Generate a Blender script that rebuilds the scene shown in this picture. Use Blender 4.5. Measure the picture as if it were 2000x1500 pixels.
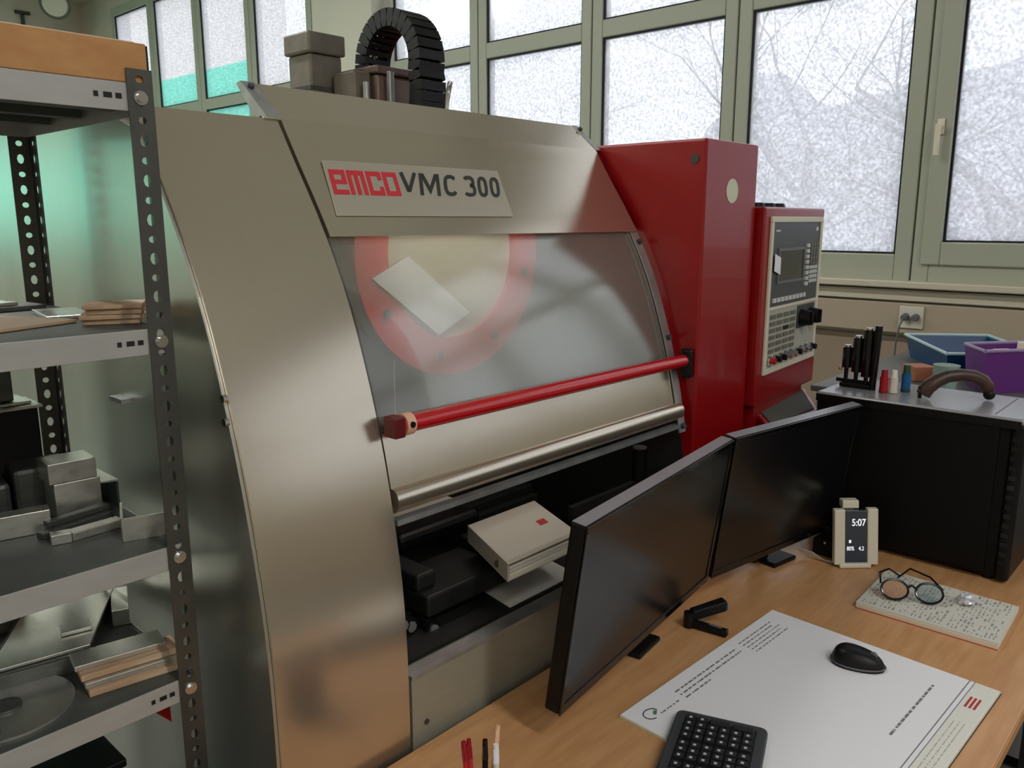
import bpy, bmesh, math, random
from mathutils import Vector, Matrix
from math import sin, cos, pi, radians, atan, sqrt

random.seed(7)
S = bpy.context.scene
for o in list(bpy.data.objects):
    bpy.data.objects.remove(o)
COL = S.collection

# ------------------------------------------------------------------ camera
H = 1.65
FOC = 1600.0
PIT = atan(320 / 1600.0)
AZ = radians(42.5)
FW = Vector((cos(AZ) * cos(PIT), sin(AZ) * cos(PIT), -sin(PIT)))
RT = Vector((sin(AZ), -cos(AZ), 0))
UP = RT.cross(FW)
cam_d = bpy.data.cameras.new('camera')
cam = bpy.data.objects.new('camera', cam_d)
COL.objects.link(cam)
cam_d.sensor_width = 36
cam_d.lens = FOC / 2000 * 36
cam_d.clip_start = 0.02
cam_d.clip_end = 300
cam.location = (0, 0, H)
cam.rotation_euler = Matrix((RT, UP, -FW)).transposed().to_euler()
S.camera = cam

# ------------------------------------------------------------------ world, light, exposure
SKY = 1.75
FILL_W = 30  # power of the added ceiling fill lights
w = bpy.data.worlds.new('overcast_sky')
S.world = w
w.use_nodes = True
nt = w.node_tree
bg = nt.nodes['Background']
tc = nt.nodes.new('ShaderNodeTexCoord')
nz = nt.nodes.new('ShaderNodeTexNoise')
nz.inputs['Scale'].default_value = 2.2
nz.inputs['Detail'].default_value = 4
rp = nt.nodes.new('ShaderNodeValToRGB')
rp.color_ramp.elements[0].position = 0.3
rp.color_ramp.elements[0].color = (0.86, 0.9, 0.96, 1)
rp.color_ramp.elements[1].position = 0.7
rp.color_ramp.elements[1].color = (1, 1, 1, 1)
nt.links.new(tc.outputs['Generated'], nz.inputs['Vector'])
nt.links.new(nz.outputs['Fac'], rp.inputs['Fac'])
nt.links.new(rp.outputs['Color'], bg.inputs['Color'])
bg.inputs['Strength'].default_value = SKY


def portal(name, y0, y1, z0, z1):
    l = bpy.data.lights.new(name, 'AREA')
    l.shape = 'RECTANGLE'
    l.size = z1 - z0
    l.size_y = y1 - y0
    l.cycles.is_portal = True
    o = bpy.data.objects.new(name, l)
    COL.objects.link(o)
    o.location = (4.34, (y0 + y1) / 2, (z0 + z1) / 2)
    o.rotation_euler = (0, radians(90), 0)     # local -Z looks towards -X, into the room


portal('window_light', -6.2, 5.1, 1.4, 3.95)
portal('window_light_far', 6.1, 10.0, 1.4, 3.95)

S.view_settings.view_transform = 'Standard'
S.view_settings.look = 'None'
S.view_settings.gamma = 1
S.view_settings.use_curve_mapping = False
S.view_settings.exposure = 0.42
S.cycles.max_bounces = 10
S.cycles.diffuse_bounces = 5
S.cycles.glossy_bounces = 5
S.cycles.transparent_max_bounces = 16
S.cycles.sample_clamp_indirect = 8

# ------------------------------------------------------------------ materials
MATS = {}


def rgb(r, g, b):
    f = lambda c: (c / 255 / 12.92) if c / 255 <= 0.04045 else ((c / 255 + 0.055) / 1.055) ** 2.4
    return (f(r), f(g), f(b), 1)


def mat(name, col, rough=0.5, metal=0.0, noise=0.0, scale=(20, 20, 20), bump=0.0, spec=0.5, col2=None, detail=3,
        rvar=0.0, coat=0.0):
    if name in MATS:
        return MATS[name]
    m = bpy.data.materials.new(name)
    m.use_nodes = True
    t = m.node_tree
    b = t.nodes['Principled BSDF']
    c = rgb(*col)
    b.inputs['Base Color'].default_value = c
    b.inputs['Roughness'].default_value = rough
    b.inputs['Metallic'].default_value = metal
    b.inputs['Specular IOR Level'].default_value = spec
    b.inputs['Coat Weight'].default_value = coat
    if noise or bump or col2 or rvar:
        tcn = t.nodes.new('ShaderNodeTexCoord')
        mp = t.nodes.new('ShaderNodeMapping')
        mp.inputs['Scale'].default_value = scale
        n = t.nodes.new('ShaderNodeTexNoise')
        n.inputs['Scale'].default_value = 1
        n.inputs['Detail'].default_value = detail
        t.links.new(tcn.outputs['Object'], mp.inputs['Vector'])
        t.links.new(mp.outputs['Vector'], n.inputs['Vector'])
        if noise or col2:
            r = t.nodes.new('ShaderNodeValToRGB')
            r.color_ramp.elements[0].position = 0.32
            r.color_ramp.elements[1].position = 0.68
            if col2:
                r.color_ramp.elements[0].color = rgb(*col2)
                r.color_ramp.elements[1].color = c
            else:
                r.color_ramp.elements[0].color = tuple(x * (1 - noise) for x in c[:3]) + (1,)
                r.color_ramp.elements[1].color = tuple(min(1, x * (1 + noise)) for x in c[:3]) + (1,)
            t.links.new(n.outputs['Fac'], r.inputs['Fac'])
            t.links.new(r.outputs['Color'], b.inputs['Base Color'])
        if rvar:
            mr = t.nodes.new('ShaderNodeMapRange')
            mr.inputs['To Min'].default_value = max(0, rough - rvar)
            mr.inputs['To Max'].default_value = rough + rvar
            t.links.new(n.outputs['Fac'], mr.inputs['Value'])
            t.links.new(mr.outputs['Result'], b.inputs['Roughness'])
        if bump:
            bn = t.nodes.new('ShaderNodeBump')
            bn.inputs['Strength'].default_value = bump
            bn.inputs['Distance'].default_value = 0.002
            t.links.new(n.outputs['Fac'], bn.inputs['Height'])
            t.links.new(bn.outputs['Normal'], b.inputs['Normal'])
    MATS[name] = m
    return m


def mat_patterned_glass(name, tint, haze, grain_lo, scale=420.0):
    """obscure window glass: clear, with a stippled relief that dims and scatters in grains"""
    m = bpy.data.materials.new(name)
    m.use_nodes = True
    t = m.node_tree
    t.nodes.remove(t.nodes['Principled BSDF'])
    out = t.nodes['Material Output']
    tcn = t.nodes.new('ShaderNodeTexCoord')
    n = t.nodes.new('ShaderNodeTexNoise')
    n.inputs['Scale'].default_value = scale / 6
    n.inputs['Detail'].default_value = 2
    t.links.new(tcn.outputs['Object'], n.inputs['Vector'])
    r = t.nodes.new('ShaderNodeValToRGB')
    r.color_ramp.elements[0].position = 0.38
    r.color_ramp.elements[1].position = 0.62
    r.color_ramp.elements[0].color = tuple(x * grain_lo for x in tint) + (1,)
    r.color_ramp.elements[1].color = tuple(tint) + (1,)
    t.links.new(n.outputs['Fac'], r.inputs['Fac'])
    tr = t.nodes.new('ShaderNodeBsdfTransparent')
    t.links.new(r.outputs['Color'], tr.inputs['Color'])
    tl = t.nodes.new('ShaderNodeBsdfTranslucent')
    tl.inputs['Color'].default_value = tuple(tint) + (1,)
    mx = t.nodes.new('ShaderNodeMixShader')
    mx.inputs['Fac'].default_value = haze
    t.links.new(tr.outputs[0], mx.inputs[1])
    t.links.new(tl.outputs[0], mx.inputs[2])
    gl = t.nodes.new('ShaderNodeBsdfGlossy')
    gl.inputs['Roughness'].default_value = 0.15
    mx2 = t.nodes.new('ShaderNodeMixShader')
    mx2.inputs['Fac'].default_value = 0.05
    t.links.new(mx.outputs[0], mx2.inputs[1])
    t.links.new(gl.outputs[0], mx2.inputs[2])
    t.links.new(mx2.outputs[0], out.inputs['Surface'])
    MATS[name] = m
    return m


def mat_polycarbonate(name, clear=0.72, milky=0.13, rough=0.13, tint=(0.86, 0.87, 0.84)):
    m = bpy.data.materials.new(name)
    m.use_nodes = True
    t = m.node_tree
    t.nodes.remove(t.nodes['Principled BSDF'])
    out = t.nodes['Material Output']
    tr = t.nodes.new('ShaderNodeBsdfTransparent')
    tr.inputs['Color'].default_value = tint + (1,)
    df = t.nodes.new('ShaderNodeBsdfDiffuse')
    df.inputs['Color'].default_value = (0.62, 0.6, 0.55, 1)
    mx = t.nodes.new('ShaderNodeMixShader')
    mx.inputs['Fac'].default_value = milky
    t.links.new(tr.outputs[0], mx.inputs[1])
    t.links.new(df.outputs[0], mx.inputs[2])
    gl = t.nodes.new('ShaderNodeBsdfGlossy')
    gl.inputs['Roughness'].default_value = rough
    gl.inputs['Color'].default_value = (0.95, 0.95, 0.93, 1)
    lw = t.nodes.new('ShaderNodeLayerWeight')
    lw.inputs['Blend'].default_value = 0.35
    mr = t.nodes.new('ShaderNodeMapRange')
    mr.inputs['To Min'].default_value = .02
    mr.inputs['To Max'].default_value = 0.6
    t.links.new(lw.outputs['Fresnel'], mr.inputs['Value'])
    mx2 = t.nodes.new('ShaderNodeMixShader')
    t.links.new(mr.outputs['Result'], mx2.inputs['Fac'])
    t.links.new(mx.outputs[0], mx2.inputs[1])
    t.links.new(gl.outputs[0], mx2.inputs[2])
    t.links.new(mx2.outputs[0], out.inputs['Surface'])
    MATS[name] = m
    return m


def mat_emit(name, col, k):
    m = bpy.data.materials.new(name)
    m.use_nodes = True
    b = m.node_tree.nodes['Principled BSDF']
    b.inputs['Base Color'].default_value = rgb(*col)
    b.inputs['Emission Color'].default_value = rgb(*col)
    b.inputs['Emission Strength'].default_value = k
    MATS[name] = m
    return m


STEEL = mat('brushed_steel', (220, 210, 192), 0.22, 0.88, noise=0.015, scale=(12, 900, 900))
STEEL_V = mat('brushed_steel_upright', (220, 210, 192), 0.22, 0.88, noise=0.015, scale=(900, 20, 12))
STEEL_LOW = mat('dulled_low_steel', (168, 166, 150), 0.5, 0.45, noise=0.03, scale=(12, 200, 200))  # greyer, less metallic steel copy that damps the desk's orange reflection
STEEL_SIDE = mat('side_steel', (214, 214, 206), 0.33, 0.95, noise=0.06, scale=(8, 8, 3), rvar=0.05)
RED = mat('machine_red', (140, 6, 12), 0.32, 0, noise=0.04, scale=(30, 30, 30), bump=0.02, coat=0.2)
RED_LACQ = mat('red_lacquer', (188, 16, 26), 0.22, 0, spec=0.6, coat=0.5)
RED_RING = mat('drum_red', (206, 38, 44), 0.5)
DARK_INT = mat('shaded_interior', (22, 23, 22), 0.6, 0.1, noise=0.25, scale=(9, 9, 9))  # dark grey lining, blackened further for the shade inside the cavity
BLACK = mat('black_plastic', (12, 12, 13), 0.42, spec=.3)
BLACK_GLOSS = mat('black_gloss', (12, 12, 13), 0.16)
BLACK_MATT = mat('black_matt', (20, 20, 21), 0.7)
TOWER = mat('tower_black', (12, 12, 12), 0.5, spec=.2, noise=0.12, scale=(300, 300, 300), bump=0.05)
TOWER_TOP = mat('tower_top_sheen', (150, 150, 156), 0.24, 0.2)  # black top painted grey for the window light reflected in it
GREYP = mat('grey_plastic', (98, 100, 104), 0.4)
CHROME = mat('chrome', (220, 220, 220), 0.15, 1.0)
ZINC = mat('zinc', (176, 178, 178), 0.42, 0.75, noise=0.12, scale=(26, 26, 26), rvar=0.08)
BEAM = mat('painted_beam_grey', (176, 176, 174), 0.42, 0.25, noise=0.05, scale=(12, 12, 40))
POST = mat('galvanised_post', (92, 92, 88), 0.38, 0.7, noise=0.12, scale=(30, 30, 14))
DECK = mat('shelf_deck_grey', (88, 92, 88), 0.55, 0.3, noise=0.18, scale=(9, 9, 9))
ALU = mat('milled_metal', (206, 206, 200), 0.3, 0.85, noise=0.1, scale=(40, 8, 90), rvar=0.1)
ALU_DARK = mat('dark_mill_metal', (92, 94, 92), 0.45, 0.6, noise=0.2, scale=(20, 20, 60))
WOOD_RAW = mat('raw_wood', (205, 178, 150), 0.7, noise=0.14, scale=(6, 60, 60), col2=(172, 138, 108))
BOARD = mat('chipboard', (196, 146, 92), 0.65, col2=(184, 132, 80), scale=(30, 30, 60), detail=6)
DESKTOP = mat('beech_laminate', (204, 156, 110), 0.34, col2=(188, 138, 92), scale=(7, 55, 10), detail=5, rvar=0.04)
DESK_EDGE = mat('beech_edge', (190, 140, 92), 0.45)
FRAME = mat('window_frame_paint', (168, 172, 156), 0.4)
FRAME_IN = mat('frame_groove_grey', (90, 92, 84), 0.6)
GASKET = mat('black_gasket', (14, 14, 14), 0.7)
WALLM = mat('wall_paint', (196, 188, 172), 0.75, noise=0.03, scale=(3, 3, 3), bump=0.04)
WALL_LOW = mat('wall_paint_low', (150, 132, 114), 0.75, noise=0.05, scale=(4, 4, 4))
CEILM = mat('ceiling_paint', (214, 212, 198), 0.85)
TRIMM = mat('trim_cream', (200, 192, 174), 0.45)
FLOORM = mat('concrete_floor', (104, 104, 100), 0.5, noise=0.15, scale=(1.3, 1.3, 1.3), rvar=0.1)
PAPER = mat('paper_white', (232, 232, 238), 0.85)
PAPER_EDGE = mat('paper_edge', (222, 214, 196), 0.85)
PAPER_GREY = mat('paper_grey', (206, 204, 196), 0.8)
INK = mat('ink_grey', (120, 122, 124), 0.8)
INK_DARK = mat('ink_dark', (60, 62, 62), 0.8)
INK_RED = mat('ink_red', (178, 60, 58), 0.8)
INK_GREEN = mat('ink_green', (70, 130, 84), 0.8)
CREAM = mat('cream_plastic', (214, 208, 190), 0.45)
IVORY = mat('ivory', (226, 216, 196), 0.5)
PLATE = mat('name_plate_grey', (188, 182, 166), 0.4, 0.4)
BINDER = mat('binder_grey', (196, 190, 176), 0.6)
BLUEP = mat('blue_bin_plastic', (6, 64, 108), 0.4)
PURPLE = mat('purple_bin_plastic', (104, 46, 130), 0.4)
RIMW = mat('pale_rim', (176, 200, 204), 0.4)
BROWN = mat('dark_brown_wood', (74, 46, 34), 0.42, col2=(48, 30, 24), scale=(30, 30, 8))
MOTOR = mat('motor_grey', (112, 106, 96), 0.5, 0.3, noise=0.15, scale=(20, 20, 20))
MOTOR_BR = mat('gearbox_brown_grey', (116, 98, 90), 0.42, 0.4, noise=0.15, scale=(20, 20, 20))
GLASS = mat_patterned_glass('patterned_glass', (0.90, 0.91, 0.935), 0.38, 0.6)
FILM = mat_patterned_glass('mint_film', (0.58, 1.0, 0.88), 0.7, 0.94, 60)
PANE = mat_polycarbonate('hazed_polycarbonate')  # milky diffuse share stands in for reflection haze on the pane
SCREEN = mat('monitor_screen', (14, 14, 17), 0.24, 0, spec=0.5)
CRT = mat('panel_screen', (58, 57, 52), 0.18)
PANEL_DK = mat('panel_slate', (66, 70, 72), 0.4)
PANEL_BG = mat('panel_keypad_beige', (170, 168, 154), 0.5)
KEYLIGHT = mat('key_light', (200, 202, 198), 0.5)
KEYDK = mat('key_olive', (104, 104, 94), 0.5)
STICKER = mat('sticker_pale', (206, 208, 184), 0.5)
KEYB = mat('keyboard_charcoal', (58, 60, 64), 0.5)
KEYC = mat('keycap_black', (26, 27, 29), 0.45)
LEGEND = mat('legend_white', (190, 192, 196), 0.6)
SNOW = mat('snow_ground', (214, 216, 220), 0.9, noise=0.08, scale=(0.6, 0.6, 0.6))
HEDGE = mat('frosted_scrub', (196, 196, 204), 0.9, col2=(128, 128, 136), scale=(3, 3, 3), detail=8)
BARK = mat('wet_bark', (104, 98, 98), 0.85, noise=0.2, scale=(8, 8, 3))
BUILD = mat('render_beige', (214, 206, 190), 0.85, noise=0.03, scale=(1, 1, 1))


TUBE = mat_emit('fill_tube', (255, 252, 244), 6)  # glow of the added ceiling fill lights


# ------------------------------------------------------------------ mesh helpers
class MB:
    def __init__(s):
        s.v = []
        s.f = []

    def add(s, vs, fs):
        n = len(s.v)
        s.v += [tuple(v) for v in vs]
        s.f += [tuple(i + n for i in f) for f in fs]
        return s

    def box(s, x0, x1, y0, y1, z0, z1):
        return s.add([(x0, y0, z0), (x1, y0, z0), (x1, y1, z0), (x0, y1, z0),
                      (x0, y0, z1), (x1, y0, z1), (x1, y1, z1), (x0, y1, z1)],
                     [(0, 3, 2, 1), (4, 5, 6, 7), (0, 1, 5, 4), (1, 2, 6, 5), (2, 3, 7, 6), (3, 0, 4, 7)])

    def obox(s, o, ux, uy, uz):
        """box from corner o along three vectors"""
        o, ux, uy, uz = map(Vector, (o, ux, uy, uz))
        p = [o, o + ux, o + ux + uy, o + uy]
        p += [q + uz for q in p]
        fs = [(0, 3, 2, 1), (4, 5, 6, 7), (0, 1, 5, 4), (1, 2, 6, 5), (2, 3, 7, 6), (3, 0, 4, 7)]
        if ux.cross(uy).dot(uz) < 0:
            fs = [tuple(reversed(f)) for f in fs]
        return s.add(p, fs)

    def prism_x(s, poly, x0, x1):
        """poly of (y,z), counter-clockwise seen from -X or not: normals are recalculated"""
        n = len(poly)
        vs = [(x0, y, z) for y, z in poly] + [(x1, y, z) for y, z in poly]
        fs = [tuple(range(n)), tuple(range(2 * n - 1, n - 1, -1))]
        fs += [(i, i + n, (i + 1) % n + n, (i + 1) % n) for i in range(n)]
        return s.add(vs, fs)

    def prism_z(s, poly, z0, z1):
        n = len(poly)
        vs = [(x, y, z0) for x, y in poly] + [(x, y, z1) for x, y in poly]
        fs = [tuple(range(n)), tuple(range(2 * n - 1, n - 1, -1))]
        fs += [(i, i + n, (i + 1) % n + n, (i + 1) % n) for i in range(n)]
        return s.add(vs, fs)

    def cyl(s, p0, p1, r0, r1=None, n=16, caps=True):
        r1 = r0 if r1 is None else r1
        p0, p1 = Vector(p0), Vector(p1)
        d = (p1 - p0).normalized()
        a = d.orthogonal().normalized()
        b = d.cross(a)
        vs = []
        for p, r in ((p0, r0), (p1, r1)):
            vs += [p + (a * cos(2 * pi * i / n) + b * sin(2 * pi * i / n)) * r for i in range(n)]
        fs = [(i, (i + 1) % n, (i + 1) % n + n, i + n) for i in range(n)]
        if caps:
            fs += [tuple(reversed(range(n))), tuple(range(n, 2 * n))]
        return s.add(vs, fs)

    def tube(s, pts, r, n=8, caps=True):
        pts = [Vector(p) for p in pts]
        rs = r if isinstance(r, (list, tuple)) else [r] * len(pts)
        a = None
        vs = []
        for i, p in enumerate(pts):
            d = (pts[min(i + 1, len(pts) - 1)] - pts[max(i - 1, 0)]).normalized()
            if a is None:
                a = d.orthogonal().normalized()
            else:
                a = (a - d * a.dot(d)).normalized()
            b = d.cross(a)
            vs += [p + (a * cos(2 * pi * k / n) + b * sin(2 * pi * k / n)) * rs[i] for k in range(n)]
        fs = []
        for i in range(len(pts) - 1):
            fs += [(i * n + k, i * n + (k + 1) % n, (i + 1) * n + (k + 1) % n, (i + 1) * n + k) for k in range(n)]
        if caps:
            fs += [tuple(reversed(range(n))), tuple(range((len(pts) - 1) * n, len(pts) * n))]
        return s.add(vs, fs)

    def sheet(s, grid, th):
        """grid[i][j] of points -> closed sheet of thickness th (along normals)"""
        ni, nj = len(grid), len(grid[0])
        g = [[Vector(p) for p in row] for row in grid]

        def nrm(i, j):
            a = g[min(i + 1, ni - 1)][j] - g[max(i - 1, 0)][j]
            b = g[i][min(j + 1, nj - 1)] - g[i][max(j - 1, 0)]
            return a.cross(b).normalized()
        vs = [g[i][j] for i in range(ni) for j in range(nj)]
        vs += [g[i][j] + nrm(i, j) * th for i in range(ni) for j in range(nj)]
        N = ni * nj
        q = lambda i, j: i * nj + j
        fs = []
        for i in range(ni - 1):
            for j in range(nj - 1):
                f = (q(i, j), q(i + 1, j), q(i + 1, j + 1), q(i, j + 1))
                fs.append(tuple(reversed(f)))
                fs.append(tuple(k + N for k in f))
        bd = [q(i, 0) for i in range(ni)] + [q(ni - 1, j) for j in range(1, nj)] + \
             [q(i, nj - 1) for i in range(ni - 2, -1, -1)] + [q(0, j) for j in range(nj - 2, 0, -1)]
        for k in range(len(bd)):
            a, b = bd[k], bd[(k + 1) % len(bd)]
            fs.append((a, b, b + N, a + N))
        return s.add(vs, fs)

    def ball(s, c, r, sx=1, sy=1, sz=1, n=12, m=8):
        c = Vector(c)
        vs = [c + Vector((0, 0, -r * sz))]
        for i in range(1, m):
            t = -pi / 2 + pi * i / m
            vs += [c + Vector((r * sx * cos(t) * cos(2 * pi * k / n), r * sy * cos(t) * sin(2 * pi * k / n), r * sz * sin(t))) for k in range(n)]
        vs.append(c + Vector((0, 0, r * sz)))
        fs = [(0, 1 + (k + 1) % n, 1 + k) for k in range(n)]
        for i in range(m - 2):
            b = 1 + i * n
            fs += [(b + k, b + (k + 1) % n, b + n + (k + 1) % n, b + n + k) for k in range(n)]
        b = 1 + (m - 2) * n
        fs += [(b + k, b + (k + 1) % n, len(vs) - 1) for k in range(n)]
        return s.add(vs, fs)

    def mesh(s, name, xf=None):
        me = bpy.data.meshes.new(name)
        me.from_pydata(s.v, [], s.f)
        bm = bmesh.new()
        bm.from_mesh(me)
        bmesh.ops.recalc_face_normals(bm, faces=bm.faces)
        bm.to_mesh(me)
        bm.free()
        if xf is not None:
            me.transform(xf)
        return me


def wmat(o):
    m = Matrix.LocRotScale(o.location, o.rotation_euler, o.scale)
    return wmat(o.parent) @ m if o.parent else m


def finish(o, m, bevel=0, smooth=False, angle=40):
    if m is not None:
        o.data.materials.clear()
        o.data.materials.append(m)
    if smooth:
        o.data.polygons.foreach_set('use_smooth', [True] * len(o.data.polygons))
        if hasattr(o.data, 'set_sharp_from_angle'):
            o.data.set_sharp_from_angle(angle=radians(angle))
    if bevel:
        b = o.modifiers.new('bevel', 'BEVEL')
        b.width = bevel
        b.segments = 2
        b.limit_method = 'ANGLE'
    return o


def part(name, mb, m, parent, bevel=0, smooth=False, label=None, local=False, angle=40):
    """mesh child; mb in world coordinates unless local"""
    xf = None if local else wmat(parent).inverted()
    o = bpy.data.objects.new(name, mb.mesh(name, xf))
    COL.objects.link(o)
    o.parent = parent
    if label:
        o['label'] = label
    return finish(o, m, bevel, smooth, angle)


def tagit(o, label, cat, group=None, kind=None):
    if label:
        o['label'] = label
    if cat:
        o['category'] = cat
    if group:
        o['group'] = group
    if kind:
        o['kind'] = kind
    return o


def thing(name, label, cat, loc=(0, 0, 0), rz=0, group=None, kind=None):
    o = bpy.data.objects.new(name, None)
    COL.objects.link(o)
    o.empty_display_size = 0.05
    o.location = loc
    o.rotation_euler = (0, 0, rz)
    return tagit(o, label, cat, group, kind)


def solo(name, mb, m, label, cat, group=None, kind=None, bevel=0, smooth=False, angle=40):
    """top-level one-mesh thing, origin at its base centre"""
    xs = [v[0] for v in mb.v]
    ys = [v[1] for v in mb.v]
    zs = [v[2] for v in mb.v]
    c = Vector(((min(xs) + max(xs)) / 2, (min(ys) + max(ys)) / 2, min(zs)))
    o = bpy.data.objects.new(name, mb.mesh(name, Matrix.Translation(-c)))
    COL.objects.link(o)
    o.location = c
    tagit(o, label, cat, group, kind)
    return finish(o, m, bevel, smooth, angle)


def struct(name, mb, m, label=None, parent=None, bevel=0):
    if parent:
        return part(name, mb, m, parent, bevel)
    return solo(name, mb, m, label, 'structure', kind='structure', bevel=bevel)


def share(src, name, parent, loc, rot=(0, 0, 0), label=None):
    o = bpy.data.objects.new(name, src.data)
    COL.objects.link(o)
    o.parent = parent
    o.location = loc
    o.rotation_euler = rot
    if label:
        o['label'] = label
    for md in src.modifiers:
        if md.type == 'BEVEL':
            b = o.modifiers.new('bevel', 'BEVEL')
            b.width = md.width
            b.segments = md.segments
            b.limit_method = 'ANGLE'
    return o


def interp(tab, x):
    """smooth monotone-ish cubic interpolation through a table of (x, y)"""
    n = len(tab)
    if x <= tab[0][0]:
        return tab[0][1]
    if x >= tab[-1][0]:
        return tab[-1][1]
    for i in range(n - 1):
        if tab[i][0] <= x <= tab[i + 1][0]:
            break
    x0, y0 = tab[i]
    x1, y1 = tab[i + 1]
    h = x1 - x0

    def slope(k):
        if k == 0 or k == n - 1:
            a, b = (0, 1) if k == 0 else (n - 2, n - 1)
            return (tab[b][1] - tab[a][1]) / (tab[b][0] - tab[a][0])
        return (tab[k + 1][1] - tab[k - 1][1]) / (tab[k + 1][0] - tab[k - 1][0])
    t = (x - x0) / h
    m0, m1 = slope(i) * h, slope(i + 1) * h
    return (2 * t ** 3 - 3 * t * t + 1) * y0 + (t ** 3 - 2 * t * t + t) * m0 + (-2 * t ** 3 + 3 * t * t) * y1 + (t ** 3 - t * t) * m1


# ------------------------------------------------------------------ room
XW = 4.2
Y0R, Y1R = -6.4, 10.75
XL = -4.2
ZC = 4.35
FLOORZ = 0.0
struct('floor', MB().box(XL - .1, XW + .2, Y0R - .1, Y1R + .1, -.1, 0), FLOORM, 'grey concrete workshop floor under the machine')
struct('ceiling', MB().box(XL - .1, XW + .2, Y0R - .1, Y1R + .1, ZC, ZC + .1), CEILM, 'pale painted ceiling high above the windows')
struct('wall_left', MB().box(XL - .1, XL, Y0R, Y1R, 0, ZC), WALLM, 'plain pale wall opposite the windows')
struct('wall_front', MB().box(XL - .1, XW + .2, Y0R - .1, Y0R, 0, ZC), WALLM, 'plain pale wall behind the viewer')
wb = MB()
wb.box(XL - .1, XW + .2, Y1R, Y1R + .1, 0, 1.40)
wb.box(XL - .1, XW + .2, Y1R, Y1R + .1, 2.68, ZC)
wb.box(XL - .1, -3.9, Y1R, Y1R + .1, 1.40, 2.68)
wb.box(3.9, XW + .2, Y1R, Y1R + .1, 1.40, 2.68)
struct('wall_back', wb, WALLM, 'pale wall at the far end of the workshop with a mint window band')
BW = 0.963
YB = lambda i: 1.26 + BW * i
I0, I1 = -7, 9
YA, YZ = YB(I0), YB(I1)
ZS, ZH = 1.38, 3.96
wr = MB()
wr.box(XW, XW + .2, Y0R, Y1R, 1.10, ZS - .02)
wr.box(XW, XW + .2, Y0R, Y1R, ZH, ZC)
wr.box(XW, XW + .2, Y0R, YA, ZS - .02, ZH)
wr.box(XW, XW + .2, YZ, Y1R, ZS - .02, ZH)
wall = struct('wall_right', wr, WALLM, 'long wall of tall windows beside the machine')
struct('lower_wall', MB().box(XW + .001, XW + .2, Y0R, Y1R, 0, 1.10), WALL_LOW, None, wall)
pl = MB()
pl.box(XW - .12, XW + .2, YB(4) + .04, YB(4) + .52, ZS - .02, ZC)
pl.box(XW - .02, XW + .2, YB(4) + .52, YB(5) - .02, ZS - .02, ZH)
struct('trim_1', pl, CEILM, 'pale wall pillar between the two groups of windows')
struct('trim_2', MB().box(XW - .16, XW, Y0R, Y1R, 4.14, 4.24), TRIMM, 'cream cornice rail above the windows')
sl = MB()
sl.box(XW - .10, XW + .02, Y0R, Y1R, 1.335, 1.367)
struct('trim_3', sl, TRIMM, 'cream windowsill ledge below the windows', bevel=.006)
tk = MB()
tk.box(XW - .05, XW, Y0R, Y1R, 1.272, 1.325)
struct('trim_4', tk, TRIMM, 'slim cream cable duct just below the windowsill', bevel=.004)
tk = MB()
tk.box(XW - .06, XW, Y0R, Y1R, 1.118, 1.262)
struct('trim_5', tk, mat('duct_beige', (172, 158, 138), .5), 'wide beige cable duct carrying the wall sockets', bevel=.004)


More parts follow.
